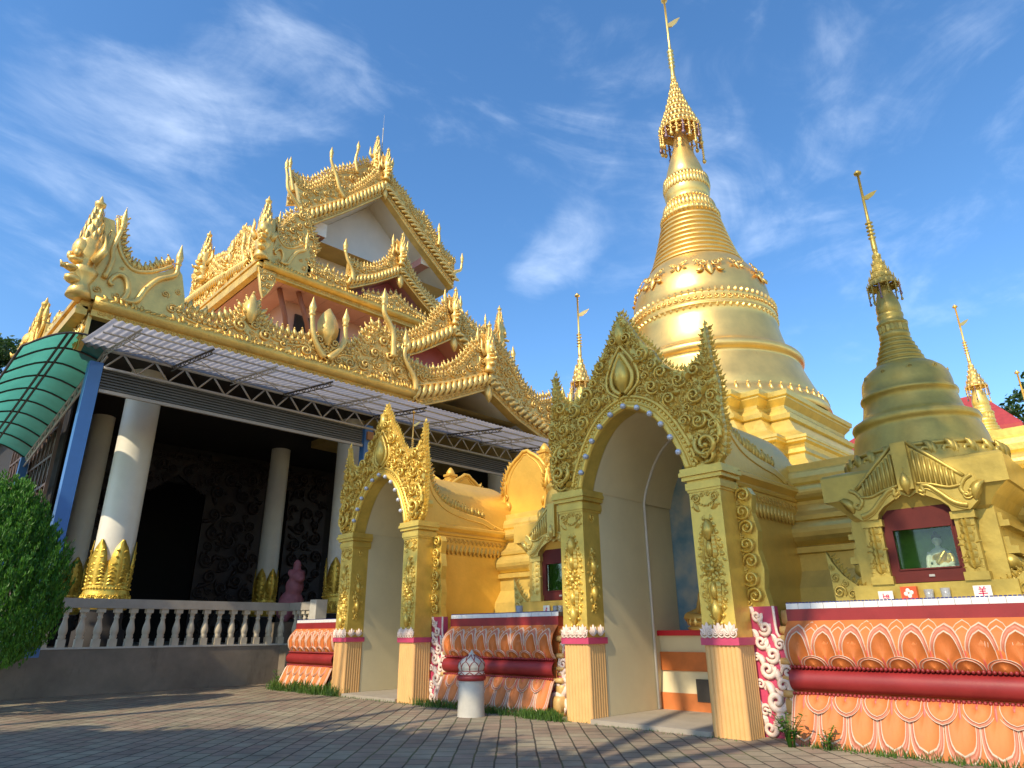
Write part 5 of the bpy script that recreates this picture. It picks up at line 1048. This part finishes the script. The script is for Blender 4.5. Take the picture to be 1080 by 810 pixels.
# --- gables
def gable(name, fr, Y, under, outer, sw_l, sw_r, wallY, wall_m, back, head_h, seed, flame=.42, soff=WHITE_WALL, rope_r=.17, floor=None, roof=True):
    """under/outer: verge lines left -> apex -> right;  sw_l/sw_r: crest lines above the verge"""
    g_ = MB(); g_.prism(fr, list(under)+list(outer)[::-1], -.45, 0); ia = int(np.argmax([v for _, v in under])); ap = under[ia]
    mid = lambda P, Q, t: [(a+(c-a)*t, b+(d-b)*t) for (a, b), (c, d) in zip(P, Q)]
    L = resample(under, .1); wu = np.array(outer)
    io = int(np.argmax([v for _, v in outer]))
    ul, ol = resample(under[:ia+1], .2), resample(outer[:io+1], .2); ur, orr = resample(under[ia:], .2), resample(outer[io:], .2)
    def between(a, b, t): n = 24; A = np.c_[[np.interp(np.linspace(0, 1, n), np.linspace(0, 1, len(a)), a[:, i]) for i in (0, 1)]].T; B = np.c_[[np.interp(np.linspace(0, 1, n), np.linspace(0, 1, len(b)), b[:, i]) for i in (0, 1)]].T; return A+(B-A)*t
    wave_rope(g_, fr, between(ul, ol, .62), rope_r*1.9, rope_r*1.25, .02); wave_rope(g_, fr, between(ur, orr, .62)[::-1], rope_r*1.9, rope_r*1.25, .02, 0, R(30))
    for t, r in ((.0, .05), (.27, .04), (1.0, .06)):
        for a, b in ((ul, ol), (ur, orr)): frame_tube(g_, fr, between(a, b, t), r, .02, 6)
    for a, b in ((ul, ol), (ur, orr)):
        for p in resample(between(a, b, .13), .22): put(g_, SCROLL2, fr, p[0], p[1], .01, .09, p[0]*9)
    vb = g_.build('verge_board', GOLD_HALL, hall)
    for sw, bs, k in ((sw_l, outer[:io+1], 1), (sw_r, outer[io:], 2)):
        if sw is None: continue
        ornate('gable_crest', fr, sw, bs, [.24, .17, .12, .09], [200, 500, 900, 1500], flame, seed+k, thick=.3, w=-.05, step=.24, rows=2)
    wf = FY(wallY); mb = MB(); pol = list(under) if floor is None else [(under[0][0], floor)]+list(under)+[(under[-1][0], floor)]; mb.prism(wf, pol, -.2, 0); mb.build('gable_wall', wall_m, hall)
    mb = MB(); mb.loft([fr(np.array([(u, v+.02, w) for u, v in under])) for w in (-.44, -(wallY-Y)-.1)], False, False, 0, False); mb.build('soffit', soff, hall)
    if roof:
        mb = MB(); mb.loft([fr(np.array([(u, v+.35, w) for u, v in under]+[(under[-1][0], under[-1][1]-.1, w), (under[0][0], under[0][1]-.1, w)])) for w in (-.451, -back)], True, False, 0, False); mb.build('gable_roof', ROOF, hall)
    if head_h:
        mb = MB(); z = outer[io][1]-.05; finial_head(mb, (ap[0], Y-.12, z), head_h, (0, -1)); put(mb, LEAF0, fr, ap[0], z-.6, .08, .8, R(-90), False, .6)
        for sg in (-1, 1): horn(mb, fr, [(ap[0]+sg*.35, z-.1), (ap[0]+sg*.5, z+.5), (ap[0]+sg*.42, z+head_h*.45), (ap[0]+sg*.5, z+head_h*.55)], .13, .07, -.1)
        mb.prism(fr, [(ap[0]-.45, z-.4), (ap[0]+.45, z-.4), (ap[0]+.5, z+head_h*.35), (ap[0]+.15, z+head_h*.75), (ap[0]-.15, z+head_h*.75), (ap[0]-.5, z+head_h*.35)], -.35, -.1); flames(mb, fr, [(ap[0]-.5, z+head_h*.3), (ap[0]-.15, z+head_h*.72), (ap[0]+.15, z+head_h*.72), (ap[0]+.5, z+head_h*.3)], .2, .3, -.2, up=.3)
        mb.build('finial_head', GOLD_HALL, vb)
    return vb
gable('porch_gable', f20, 20., [(14.7, 9.72), (16.5, 10.45), (HC-.2, 11.38), (20.3, 10.42), (22.75, 9.6)], [(14.7, 10.6), (16.3, 11.15), (HC-.1, 12.2), (20.3, 11.2), (22.8, 10.4)],
      [(14.72, 11.4), (15.4, 11.3), (16.2, 11.6), (17.1, 12.3), (17.8, 13.3), (18.2, 13.5)], [(18.8, 13.9), (19.5, 13.6), (19.95, 13.2), (20.5, 12.5), (21.1, 11.95), (21.9, 11.7), (22.7, 12.0)], 23.2, WHITE_WALL, 8, 2.5, 60)
gable('porch_gable', f226, 22.65, [(14.6, 12.3), (16.7, 13.4), (HC, 14.75), (20.6, 13.5), (22.7, 12.4)], [(14.6, 13.0), (16.6, 13.95), (HC, 15.45), (20.7, 14.1), (22.75, 13.1)],
      [(14.9, 14.2), (15.5, 13.95), (16.2, 14.1), (17.1, 14.7), (17.8, 15.8), (18.2, 16.3)], [(18.9, 16.3), (19.3, 16.0), (19.8, 15.4), (20.4, 15.0), (21.5, 14.3), (22.7, 14.3)], 24.0, PINK_WALL, 7, 2.1, 63, soff=PINK_SOFFIT, floor=10.5)
for P in ([(15.2, 12.8), (15.2, 13.4), (15.02, 14.1), (14.7, 14.6), (14.68, 14.9)], [(22.4, 12.8), (22.4, 13.4), (22.6, 14.1), (22.7, 14.8)]): mb = MB(); horn(mb, f226, P, .17, .1); mb.build('horn_strut', GOLD_HALL, hall)
gable('dormer_gable', f273, 27.3, [(15.6, 18.1), (17.1, 19.0), (HC-.1, 20.05), (20.2, 18.9), (21.7, 17.95)], [(15.45, 18.75), (17, 19.45), (HC-.1, 20.65), (20.3, 19.4), (21.8, 18.6)],
      [(15.5, 19.75), (16.1, 19.65), (16.9, 19.9), (17.6, 20.4), (18.1, 21.2)], [(19.0, 21.2), (19.5, 20.6), (20.2, 19.8), (21.7, 19.1)], 28.4, PINK_WALL, 6, 2.2, 66, .34, soff=PINK_SOFFIT, rope_r=.13)
mb = MB(); horn(mb, f273, [(15.7, 18.5), (15.6, 19.1), (15.3, 19.6), (15.1, 20.1)], .14, .1); mb.build('horn_strut', GOLD_HALL, hall)
# --- second roof
beam('eave_beam', (11.0, 27.35, 17.66), (26.5, 27.35, 17.66), .24); beam('eave_beam', (11.0, 27.3, 17.62), (11.0, 37.5, 17.62), .24); beam('eave_beam', (26.5, 27.3, 17.62), (26.5, 37.5, 17.62), .22)
ornate('roof_crest', f273, [(13.2, 18.75), (13.8, 18.55), (14.3, 18.65), (14.8, 18.5), (15.4, 18.5)], [(13.2, 17.9), (15.4, 17.9)], [.22, .16, .1], [200, 400, 900], .42, 71)
ornate('roof_crest', f273, [(16.4, 18.15), (17.6, 18.3), (18.43, 18.8), (19.3, 18.3), (20.4, 18.15)], [(16.4, 17.88), (20.4, 17.88)], [.18, .12], [200, 500], .36, 72, w=.06)
ornate('roof_crest', f273, [(21.4, 18.7), (22.4, 18.6), (23.4, 19.3), (24.2, 18.8), (25.2, 18.7)], [(21.4, 17.9), (25.2, 17.9)], [.22, .16, .1], [200, 400, 900], .42, 73)
corner_piece('corner_ornament', f273, (11.05, 17.85), .9, ((10.85, 27.3, 17.85), 3.5, (-.5, -.86)), 75)
corner_piece('corner_ornament', FX(10.98), (-27.3, 17.85), .85, None, 76, flip=-1, hd=False)
corner_piece('corner_ornament', f273, (26.5, 17.85), .7, ((26.55, 27.6, 17.95), 3.2, (.8, -.6)), 77, flip=-1)
fx11 = FX(10.98)
ornate('roof_crest', fx11, [(-37, 21.0), (-36, 20.6), (-35, 21.2), (-34, 20.3), (-33, 19.6), (-32, 19.2), (-31.1, 19.5), (-30.2, 19.0), (-29.4, 19.2), (-28.6, 19.0)], [(-37, 17.85), (-28.6, 17.85)], [.34, .24, .17, .12], [300, 700, 1500, 2200], .5, 78, rows=2)
wave = MB(); wave_rope(wave, fx11, [(-37, 19.2), (-33, 18.9), (-29, 18.3)], .3, .2, .05)
wave.build('rope_band', GOLD_HALL, hall)
for P in ([(-32.2, 18.3), (-32.0, 19.0), (-31.3, 19.6), (-31.2, 20.0)], [(-29.6, 18.2), (-29.4, 18.8), (-29.8, 19.4), (-29.8, 19.8)]): mb = MB(); horn(mb, fx11, P, .16, .1); mb.build('horn_strut', GOLD_HALL, hall)
for c, h in (((10.8, 34.8, 19.6), 3.3), ((10.9, 31.3, 18.6), 2.2)): mb = MB(); finial_head(mb, c, h, (-1, -.1)); mb.build('finial_head', GOLD_HALL, hall)
mb = MB(); P = [(10.8, 17.35), (11.65, 17.35), (11.6, 16.75), (11.4, 16.3), (11.2, 15.95), (11.05, 16.3)]; mb.prism(f273, P[::-1], -.15, .04); filigree(mb, f273, P, [.2, .13, .09], [200, 300, 600], 8, .04); frame_tube(mb, f273, P[1:]+P[:2], .035, .04, 6); mb.build('corner_pendant', GOLD_HALL, hall)
mb = MB()
for k in range(13): mb.box((11.15+1.18*k, 27.5, 17.28), (11.15+1.18*k+1.165, 40, 17.33))
mb.build('soffit', PINK_SOFFIT, hall)
mb = MB(); mb.box((13.2, 29.3, 10.4), (24.2, 40, 17.27)); mb.build('upper_wall', mat('rose_cream_wall', (.55, .33, .27), .65, 0, .08, 1.5), hall)
for x in (13.75, 15.35, 17.9, 20.2, 22.2):
    mb = MB(); mb.box((x, 29.22, 14.6), (x+1.0, 29.296, 16.7)); w_ = mb.build('window', DARK_WOOD, hall); mb = MB(); mb.box((x+.1, 29.2, 14.7), (x+.9, 29.217, 16.6)); mb.build('pane', DARK_WALL, w_)
for a, b in (((13.6, 29.25, 14.4), (12.35, 28.3, 17.25)), ((14.9, 29.25, 14.4), (13.2, 28.0, 17.25))): mb = MB(); mb.tube([a, tuple(np.array(a)*.55+np.array(b)*.45+np.array([-.1, -.25, .3])), b], .13, 8); mb.build('soffit_strut', RUST, hall)
mb = MB(); mb.loft([np.array([(11.2, 27.6, 17.9), (26.3, 27.6, 17.9), (26.3, 40, 17.9), (11.2, 40, 17.9)]), np.array([(14.6, 31.3, 20.3), (22.9, 31.3, 20.3), (22.9, 40, 20.3), (14.6, 40, 20.3)])], True, True, 0, False); mb.build('middle_roof', ROOF, hall)
ornate('roof_crest', FY(29.0), [(11.9, 20.3), (12.4, 21.3), (13.0, 22.3), (13.6, 22.6), (14.0, 21.9), (14.4, 20.6)], [(11.9, 18.6), (14.4, 18.6)], [.26, .18, .12], [200, 400, 900], .42, 91, thick=.5)
ornate('roof_crest', FX(11.9), [(-37, 22.3), (-35, 21.8), (-33, 22.6), (-31.5, 21.4), (-30.2, 20.6), (-29.0, 20.4)], [(-37, 18.6), (-29.0, 18.6)], [.26, .18, .12], [200, 500, 900], .45, 92, thick=.3)
# --- top gable
gable('top_gable', f295, 29.5, [(13.7, 21.9), (16.2, 24.15), (HC-.05, 26.55), (21.3, 24.3), (24.2, 22.2)], [(13.6, 22.95), (16.1, 25.0), (HC-.05, 27.6), (21.5, 25.4), (24.4, 23.3)],
      [(13.1, 24.6), (13.9, 24.5), (14.6, 25.2), (15.2, 25.9), (15.9, 25.1), (16.8, 26.0), (17.6, 27.0), (18.2, 28.0)], [(19.1, 28.0), (20.3, 27.3), (21.0, 26.3), (21.7, 26.6), (22.6, 25.5), (23.4, 24.6), (24.3, 24.3)], 31.3, WHITE_WALL, 15, 2.5, 81, .46)
for P in ([(13.8, 22.6), (13.2, 23.2), (12.65, 23.8), (12.5, 24.6), (12.4, 25.0)], [(16.0, 24.9), (15.6, 25.4), (15.3, 26.2), (14.95, 26.9), (14.9, 27.2)], [(24.0, 23.0), (24.4, 23.5), (24.8, 23.8), (24.9, 24.4)], [(22.9, 24.8), (22.95, 25.3), (22.9, 25.8)]): mb = MB(); horn(mb, f295, P, .16, .09, .05); mb.build('horn_strut', GOLD_HALL, hall)
ornate('ridge_crest', f31, [(13.4, 26.1), (13.9, 25.9), (14.9, 26.4), (15.8, 27.5), (16.4, 28.0), (17.2, 28.6), (18.2, 29.6), (18.9, 29.6), (20, 28.2)], [(13.4, 24.0), (16, 25.4), (18.7, 27.6), (20, 26.8)], [.3, .2, .14], [200, 400, 800], .45, 85, rows=2)
mb = MB(); finial_head(mb, (18.75, 30.9, 29.3), 2.7, (-.3, -.95)); mb.build('finial_head', GOLD_HALL, hall)
for P in ([(17.5, 28.3), (17.3, 29.2), (17.4, 30.0)], [(13.6, 24.9), (13.4, 25.6), (13.2, 26.4)]): mb = MB(); horn(mb, f31, P, .15, .09); mb.build('horn_strut', GOLD_HALL, hall)
mb = MB(); wave_rope(mb, FX(13.3), [(-36, 22.8), (-33, 22.7), (-30, 22.5)], .3, .2); mb.box((13.2, 29.9, 21.6), (13.5, 40, 22.5)); mb.build('side_verge', GOLD_HALL, hall)
mb = MB(); mb.box((14.5, 31.5, 18), (22.9, 42, 22.3)); mb.build('attic_wall', WHITE_WALL, hall)
for x, z in ((14.6, 22.25), (22.0, 23.35)):
    mb = MB(); mb.box((x, 30.0, z), (x+.75, 33, z+.8), 1); mb.box((x-.02, 29.97, z-.02), (x+.77, 30.0, z+.82), 0); mb.build('purlin_end', [WHITE_PAINT, PINK_SOFFIT], hall)
mb = MB(); mb.lathe([(.06, 28.2), (.05, 30.5), (.035, 30.55), (.03, 32.6), (.05, 32.65), (.05, 32.75), (.01, 32.8), (.008, 33.8), (0, 33.9)], (19.1, 30.9, 0), 8); mb.build('lightning_rod', GREY_STEEL, hall)

# ================================================================== sheet canopy along the hall front
ca = thing('sheet_canopy', 'long translucent corrugated canopy on pale trusses and blue posts along the hall front', 'canopy', (13, 22, 1.14))
X0, X1 = 3.45, 22.2; SL = lambda y: 8.61+(y-17.0)*.145; YT = 20.2
mb = MB(); xs = np.arange(X0, X1, .036); zz = .026*np.sin(2*math.pi*xs/.18)
mb.loft([np.c_[xs, np.full(len(xs), y), SL(y)+zz] for y in np.linspace(16.95, 20.65, 6)], False, False, 0, True); mb.build('corrugated_sheet', SHEET, ca)
def bar(mb, a, b, r=.03): mb.tube([a, b], r, 6)
def truss(name, P, D, n, h, r=.03, m_=GREY_STEEL, parent=ca, extra=0.):
    """flat truss from P along D, depth h below P"""
    mb = MB(); P = np.array(P, float); D = np.array(D, float); up = np.array([0, 0, h]); bar(mb, P, P+D, r*1.2); bar(mb, P-up, P-up+D, r*1.3)
    for k in range(n): a, b, c = P+D*k/n-up, P+D*(k+.5)/n, P+D*(k+1)/n-up; bar(mb, a, b, r*.8); bar(mb, b, c, r*.8)
    return mb.build(name, m_, parent)
truss('front_truss', (4.13, YT, 9.0), (17.8, 0, 0), 21, .52, .036)
for k in range(11):
    x = 4.1+1.77*k; mb = MB(); bar(mb, (x, YT, 8.98), (x, 17.0, SL(17.0)-.05), .03); bar(mb, (x, YT, 8.85), (x, 17.05, SL(17.05)-.18), .018)
    for q in range(8): y = 20.1-.38*q; bar(mb, (x, y, SL(y)-.06), (x, y-.19, SL(y-.19)-.2), .012); bar(mb, (x, y-.38, SL(y-.38)-.06), (x, y-.19, SL(y-.19)-.2), .012)
    mb.build('rafter_truss', DARK_STEEL if k % 2 else GREY_STEEL, ca)
for y in (17.4, 18.3, 19.2): mb = MB(); bar(mb, (X0+.1, y, SL(y)-.05), (X1-.1, y, SL(y)-.05), .026); mb.build('purlin', GREY_STEEL, ca)
for k in range(10):
    x = 4.1+1.77*k
    for a, b in ((x, x+1.77), (x+1.77, x)): mb = MB(); bar(mb, (a, 18.3, SL(18.3)-.1), (b, 20.0, 8.9), .012); mb.build('tie_rod', GREY_STEEL, ca)
for a, b in ((4.13, 12.6), (13.03, 21.5)):
    mb = MB(); zs = np.repeat(np.linspace(7.86, 8.44, 15), 2)[1:-1]; ys = np.array([YT+(.05 if (q//2) % 2 else .12) for q in range(len(zs))])
    mb.loft([np.c_[np.full(len(zs), x), ys, zs] for x in (a, b)], False, False, 0, False); sh = mb.build('roller_shutter', SHUTTER, ca)
    mb = MB(); mb.box((a, YT, 7.77), (b, YT+.09, 7.86)); mb.build('bottom_rail', SHUTTER_RAIL, sh)
for x in (3.78, 12.65, 21.6):
    mb = MB(); mb.box((x, YT-.02, 1.0), (x+.33, YT+.28, 8.6)); mb.box((x+.06, YT+.281, 1.0), (x+.27, 21.915, 1.12)); po = mb.build('blue_post', BLUE_STEEL, ca)
    if 10 < x < 15: mb = MB(); mb.box((x+.06, YT-.12, 8.04), (x+.31, YT-.022, 8.34)); mb.build('junction_box', mat('brown_box', (.30, .15, .06), .5, 0, .1), po)
# ================================================================== green canopy at the hall side
gc = thing('green_canopy', 'curved translucent green sheet canopy with dark ribs at the left side of the hall', 'canopy', (3.2, 26, 1.14))
A_, B_, C_, D_ = np.array([4.13, 20.1, 9.17]), np.array([2.2, 20.1, 8.55]), np.array([2.0, 28.7, 7.5]), np.array([4.08, 28.7, 7.47])
def gpt(s, t): p = (A_*(1-s)+B_*s)*(1-t)+(D_*(1-s)+C_*s)*t; return p+np.array([0, 0, .38*math.sin(math.pi*s)])
mb = MB(); mb.loft([np.array([gpt(s, t) for s in np.linspace(0, 1, 13)]) for t in np.linspace(0, 1, 9)], False, False, 0, True); mb.build('green_sheet', GREEN_SHEET, gc)
mb = MB()
for t in np.linspace(0, 1, 10): mb.tube([gpt(s, t)-np.array([0, 0, .03]) for s in np.linspace(0, 1, 10)], .03, 6)
for s in (0, .45, .53, 1): mb.tube([gpt(s, t)-np.array([0, 0, .04]) for t in np.linspace(0, 1, 10)], .035, 6)
mb.build('frame_rib', DARK_STEEL, gc)
truss('edge_truss', tuple(A_-np.array([0, 0, .05])), tuple(D_-A_), 14, .35, .028, GREY_STEEL, gc)
mb = MB(); mb.box((3.95, 28.5, 1.14), (4.2, 28.75, 7.42)); mb.build('blue_post', BLUE_STEEL, gc)

# ================================================================== plants
def leaves_mesh(name, C, size, m_, parent, seed, up_bias=.0, aspect=.5, wloc_=True):
    """C: Nx3 leaf centres; one small bent quad pair each"""
    rng = np.random.default_rng(seed); n = len(C)
    d = rng.normal(size=(n, 3)); d[:, 2] += up_bias; d /= np.linalg.norm(d, axis=1)[:, None]
    e = rng.normal(size=(n, 3)); s = np.cross(d, e); s /= np.linalg.norm(s, axis=1)[:, None]+1e-9; nn = np.cross(s, d)
    L = size*rng.uniform(.6, 1.3, n)[:, None]; Wd = L*aspect
    V = np.stack([C, C+d*L*.5+s*Wd*.5+nn*L*.06, C+d*L, C+d*L*.5-s*Wd*.5+nn*L*.06], 1).reshape(-1, 3); F = np.arange(4*n).reshape(-1, 4)
    mb = MB(); mb.add(V, F, 0, False); return mb.build(name, m_, parent)
def tree(name, label, loc, H, trunk_r, crowns, nleaf, lsize, seed, group=None, m_=LEAF_TREE):
    t = thing(name, label, 'tree', loc, group); rng = np.random.default_rng(seed); loc = np.array(loc, float)
    mb = MB(); top = np.array(crowns[0][:3]); P = [np.array([0, 0, 0]), np.array([.1, .05, H*.25]), np.array([top[0]*.5, top[1]*.5, H*.5]), top]
    mb.tube([loc+p for p in smooth_path(P, 4)], np.linspace(trunk_r, trunk_r*.3, 13), 10)
    for c in crowns:
        base = P[1]+(P[2]-P[1])*rng.uniform(.3, 1.4); c_ = np.array(c[:3])
        mb.tube([loc+base, loc+base*.4+c_*.6+np.array([0, 0, -.3]), loc+c_], [trunk_r*.45, trunk_r*.3, trunk_r*.1], 7)
        for _ in range(7): q = rng.normal(size=3); q /= np.linalg.norm(q); mb.tube([loc+c_*.9+base*.1, loc+c_+q*np.array(c[3:6])*.8], [trunk_r*.16, .015], 5)
    mb.build('trunk', BARK, t)
    pts = []; vol = sum(c[3]*c[4]*c[5] for c in crowns)
    for c in crowns:
        n = int(nleaf*c[3]*c[4]*c[5]/vol/45)+1; q = rng.normal(size=(n, 3)); q /= np.linalg.norm(q, axis=1)[:, None]; r = rng.uniform(.35, 1.0, (n, 1))**.6
        cl_ = np.array(c[:3])+q*r*np.array(c[3:6])
        for k in cl_: pts.append(k+rng.normal(size=(45, 3))*np.array([.34, .34, .22])*(c[3]*.25+.35)*.7)
    leaves_mesh('crown', loc+np.vstack(pts), lsize, m_, t, seed+1, .1, .5)
    return t
tree('broadleaf_tree', 'dark green tree behind the far left corner of the hall roof', (4.6, 50, 0), 20, .45, [(0, 0, 16.5, 3.2, 3, 2.6), (-2.2, -1, 14, 2.8, 2.6, 2.5), (1.2, 1, 13.5, 2.6, 2.6, 2.4), (-1, 0, 11, 3.2, 3, 2.2), (2, 0, 18, 1.6, 1.6, 1.4)], 26000, .34, 1, 'trees behind the temple')
tree('broadleaf_tree', 'green tree rising behind the small pagodas at the far right', (40, 3.0, 0), 14, .4, [(0, 0, 11.5, 2.0, 1.9, 1.8), (-.8, 1.2, 9.8, 2.2, 1.8, 1.7), (0, -2.2, 10.6, 2.4, 2.2, 1.9), (.5, -.5, 8.2, 2.5, 2.5, 1.8)], 14000, .3, 2, 'trees behind the temple')
# unseen trees left of the picture, crowns shaped to shade paving and arches
tree('shade_tree', 'tall spreading yard tree whose shade falls on the paving, nearest the bushes', (-8.5, 8.0, 0), 14, .42, [(0, 0, 9.6, 3.6, 3.2, 2.2), (1.2, -3.8, 9.2, 3.0, 2.7, 2.0), (.5, 2.2, 8.4, 2.6, 2.3, 1.8), (.2, 4.6, 8.7, 2.0, 1.2, 1.2), (1.5, -6.4, 8.6, 2.6, 2.4, 1.8), (-.5, -1.5, 11.2, 2.8, 2.6, 1.5), (0, .5, 17.0, 1.8, 1.7, 1.1), (0, 2.9, 18.4, 1.1, .9, .9)], 36000, .34, 3, 'yard trees left of the paving')
tree('shade_tree', 'tallest yard tree, its high crown shading the nearest arch and the dull gold shrine', (-7.5, 4.3, 0), 22, .38, [(0, -.9, 19.8, 2.6, 2.7, 1.9), (.4, 1.3, 19.6, 2.2, 2.0, 1.7), (0, -2.8, 20.2, 2.4, 1.7, 1.7), (.5, -1.5, 21.8, 2.0, 2.2, 1.2), (0, -3.6, 21.7, 2.0, 1.2, 1.1)], 21000, .34, 4, 'yard trees left of the paving')
tree('shade_tree', 'slender unseen tree added nearest the hall to shade the balustrade wall', (-4.6, 20.2, 0), 12, .3, [(0, 0, 10.0, 1.7, 1.5, 2.0), (.3, .5, 7.4, 1.9, 1.5, 1.8), (-.2, -.2, 5.2, 1.9, 1.6, 1.6), (0, -.3, 3.2, 1.6, 1.5, 1.2)], 17000, .3, 6, 'yard trees left of the paving')  # added so that the balustrade wall falls in shade
tree('shade_tree', 'thin tall unseen tree added for its shade, trunk shadow crossing the lit strip of paving', (-9, 14.8, 0), 23, .17, [(0, -1.4, 21.3, 1.5, 1.0, 1.7), (.2, -.9, 19.6, 1.3, .9, 1.1)], 9000, .3, 8, 'yard trees left of the paving')  # added to shade the far crest; trunk stands in for a pole's shadow
# clipped conifer by the balustrade
sh = thing('conifer_shrub', 'bright green feathery conifer shrub at the left edge before the balustrade', 'shrub', (2.45, 18.3, 0))
rng = np.random.default_rng(9); mb = MB(); mb.tube([(2.45, 18.3, 0), (2.45, 18.3, 1.2), (2.5, 18.3, 4.2)], [.16, .12, .04], 8); mb.build('trunk', BARK, sh)
pts = []
for k in range(1500):
    z = rng.uniform(.0, 1)**.85; rad = 1.45*(math.sin(math.pi*min(1, .13+.86*z*.98)**.80))**.75*(.90+.1*rng.random())
    a = rng.uniform(0, 2*math.pi); rr = rad*(1-.55*rng.random()**2.0); o = np.array([math.cos(a), math.sin(a), 0]); c = np.array([2.45, 18.3, .75+3.55*z])+o*rr
    tilt = np.array([0, 0, 1.])+o*(.25+.3*(1-z))+rng.normal(size=3)*.08; L = rng.uniform(.32, .56); tw = np.cross(o, [0, 0, 1]); fan = o*rng.uniform(-.7, .7)+tw*rng.choice((-1, 1))*.8
    n = 46; t_ = rng.uniform(0, 1, n); w_ = .12*np.sin(math.pi*np.clip(t_*.85+.12, 0, 1))*L/.5; sd_ = rng.uniform(-1, 1, n)
    pts.append(c+np.outer(t_*L, tilt)+np.outer(sd_*w_, fan)+rng.normal(size=(n, 3))*.012)
leaves_mesh('foliage', np.vstack(pts), .10, LEAF_SHRUB, sh, 10, 3.4, .3)
# weeds at the wall foot
def weed(label, x, y, s, n, seed):
    w_ = thing('weed_plant', label, 'plant', (x, y, 0), 'weeds at the wall foot'); rng = np.random.default_rng(seed); mb = MB(); V = []; F = []
    lf = MB()
    for k in range(n):
        a = rng.uniform(0, 6.28); L = s*rng.uniform(.5, 1); e = np.array([x+.5*L*math.cos(a), y+.5*L*math.sin(a), L]); P = [np.array([x+.04*math.cos(a), y+.04*math.sin(a), 0]), np.array([x+.2*L*math.cos(a), y+.2*L*math.sin(a), .6*L]), e]; mb.tube(P, [.008, .006, .004], 5)
        for q in range(9):
            t = rng.uniform(.3, 1.05); c = P[0]*(1-t)**2+2*P[1]*t*(1-t)+P[2]*t*t; b = rng.uniform(0, 6.28); u = np.array([math.cos(b), math.sin(b), rng.uniform(-.2, .5)]); v = np.array([-math.sin(b), math.cos(b), 0]); l = s*rng.uniform(.16, .3); wd = l*.26
            lf.add([c, c+u*l*.45+v*wd, c+u*l+np.array([0, 0, -.1*l]), c+u*l*.45-v*wd], [(0, 1, 2, 3)])
    mb.build('stem', LEAF_WEED, w_); lf.build('leaves', LEAF_WEED, w_)
weed('largest leafy weed at the foot of the white scroll bracket right of the near arch', 9.88, 4.55, .42, 16, 1)
weed('low leafy weed at the foot of the orange wall, right of the largest weed', 9.95, 4.1, .28, 10, 2)
weed('leafy weed in the corner where the balustrade wall meets the short petal wall', 10.45, 20.35, .6, 9, 3)
weed('small sprig growing on the coping end beside the near white scroll', 10.45, 4.72, .2, 4, 4)
# grass tufts
rng = np.random.default_rng(5); V = []; F = []
def tuft(x, y, s, n):
    for k in range(n):
        px, py = x+rng.normal()*.07, y+rng.normal()*.07; a = rng.uniform(0, 6.28); h = s*rng.uniform(.5, 1.2); dx, dy = .35*h*math.cos(a), .35*h*math.sin(a); w_ = .008; i = len(V)
        V.extend([(px-w_*math.sin(a), py+w_*math.cos(a), 0), (px+w_*math.sin(a), py-w_*math.cos(a), 0), (px+dx*.5, py+dy*.5, h*.7), (px+dx, py+dy, h)]); F.append((i, i+1, i+2)); F.append((i, i+2, i+3))
for y in np.arange(9.0, 13.0, .055): tuft(10.0+rng.normal()*.07-.0, y, .11+.07*rng.random(), 18)
for y in np.arange(8.7, 9.6, .05): tuft(9.9+rng.normal()*.08, y, .16, 26)
for y in np.arange(16.2, 19.9, .06): tuft(9.95+rng.normal()*.09, y, .14+.16*rng.random(), 20)
for y in np.arange(-6, 4.4, .06): tuft(10.02+rng.normal()*.05, y, .06+.06*rng.random(), 12)
for y in np.arange(12.9, 16.2, .1): tuft(9.92+rng.normal()*.06, y, .05, 7)
for y in np.arange(5.4, 8.6, .12): tuft(9.93+rng.normal()*.05, y, .035, 6)
mb = MB(); mb.add(V, F); tag(mb.build('grass', GRASS_M), 'thin green grass growing along the foot of the orange petal walls', 'grass', kind='stuff')

# ================================================================== far things
hb = thing('red_roofed_building', 'distant building with a red tiled roof behind the small pagodas at right', 'building', (36, 6.5, 0))
mb = MB(); mb.box((34, 4.4, 0), (40, 11.0, 9.3)); mb.build('wall', mat('far_dark_wall', (.12, .08, .06), .7, 0, .2), hb)
mb = MB(); mb.loft([np.array([(33.2, 3.7, 9.2), (40.8, 3.7, 9.2), (40.8, 11.6, 9.2), (33.2, 11.6, 9.2)]), np.array([(33.2, 3.7, 9.4), (40.8, 3.7, 9.4), (40.8, 11.6, 9.4), (33.2, 11.6, 9.4)]), np.array([(36.8, 5.4, 11.9), (37.2, 5.4, 11.9), (37.2, 9.0, 11.9), (36.8, 9.0, 11.9)])], True, True, 0, False); mb.build('roof', RED_ROOF, hb)
# pink carved figure standing on the hall terrace
gu = thing('guardian_statue', 'pink stone guardian figure in the dark behind the balustrade', 'statue', (13.05, 25.2, 1.14))
mb = MB()
for c, r, sq in (((0, 0, 1.55), .5, (1, .9, 1.1)), ((0, -.15, 2.2), .36, (1, .9, 1.1)), ((0, -.3, 2.55), .3, (1, 1, .95)), ((0, -.55, 2.45), .16, (1, 1, .8)), ((-.3, -.2, 1.2), .22, (1, 1, 1.6)), ((.3, -.2, 1.2), .22, (1, 1, 1.6)), ((0, .3, 1.3), .4, (1, 1, .9)), ((0, -.2, 2.95), .16, (1, 1, 1.7)), ((-.26, -.2, 2.7), .1, (1, 1, 1.5)), ((.26, -.2, 2.7), .1, (1, 1, 1.5))): mb.ball((13.05+c[0], 25.2+c[1], 1.0+c[2]), r, sq, 12, 8)
remesh(mb, .05, 'body', PINK_STONE, gu)
mb = MB(); mb.box((12.55, 24.6, 1.135), (13.55, 25.8, 1.9)); mb.build('plinth', STONE, gu)
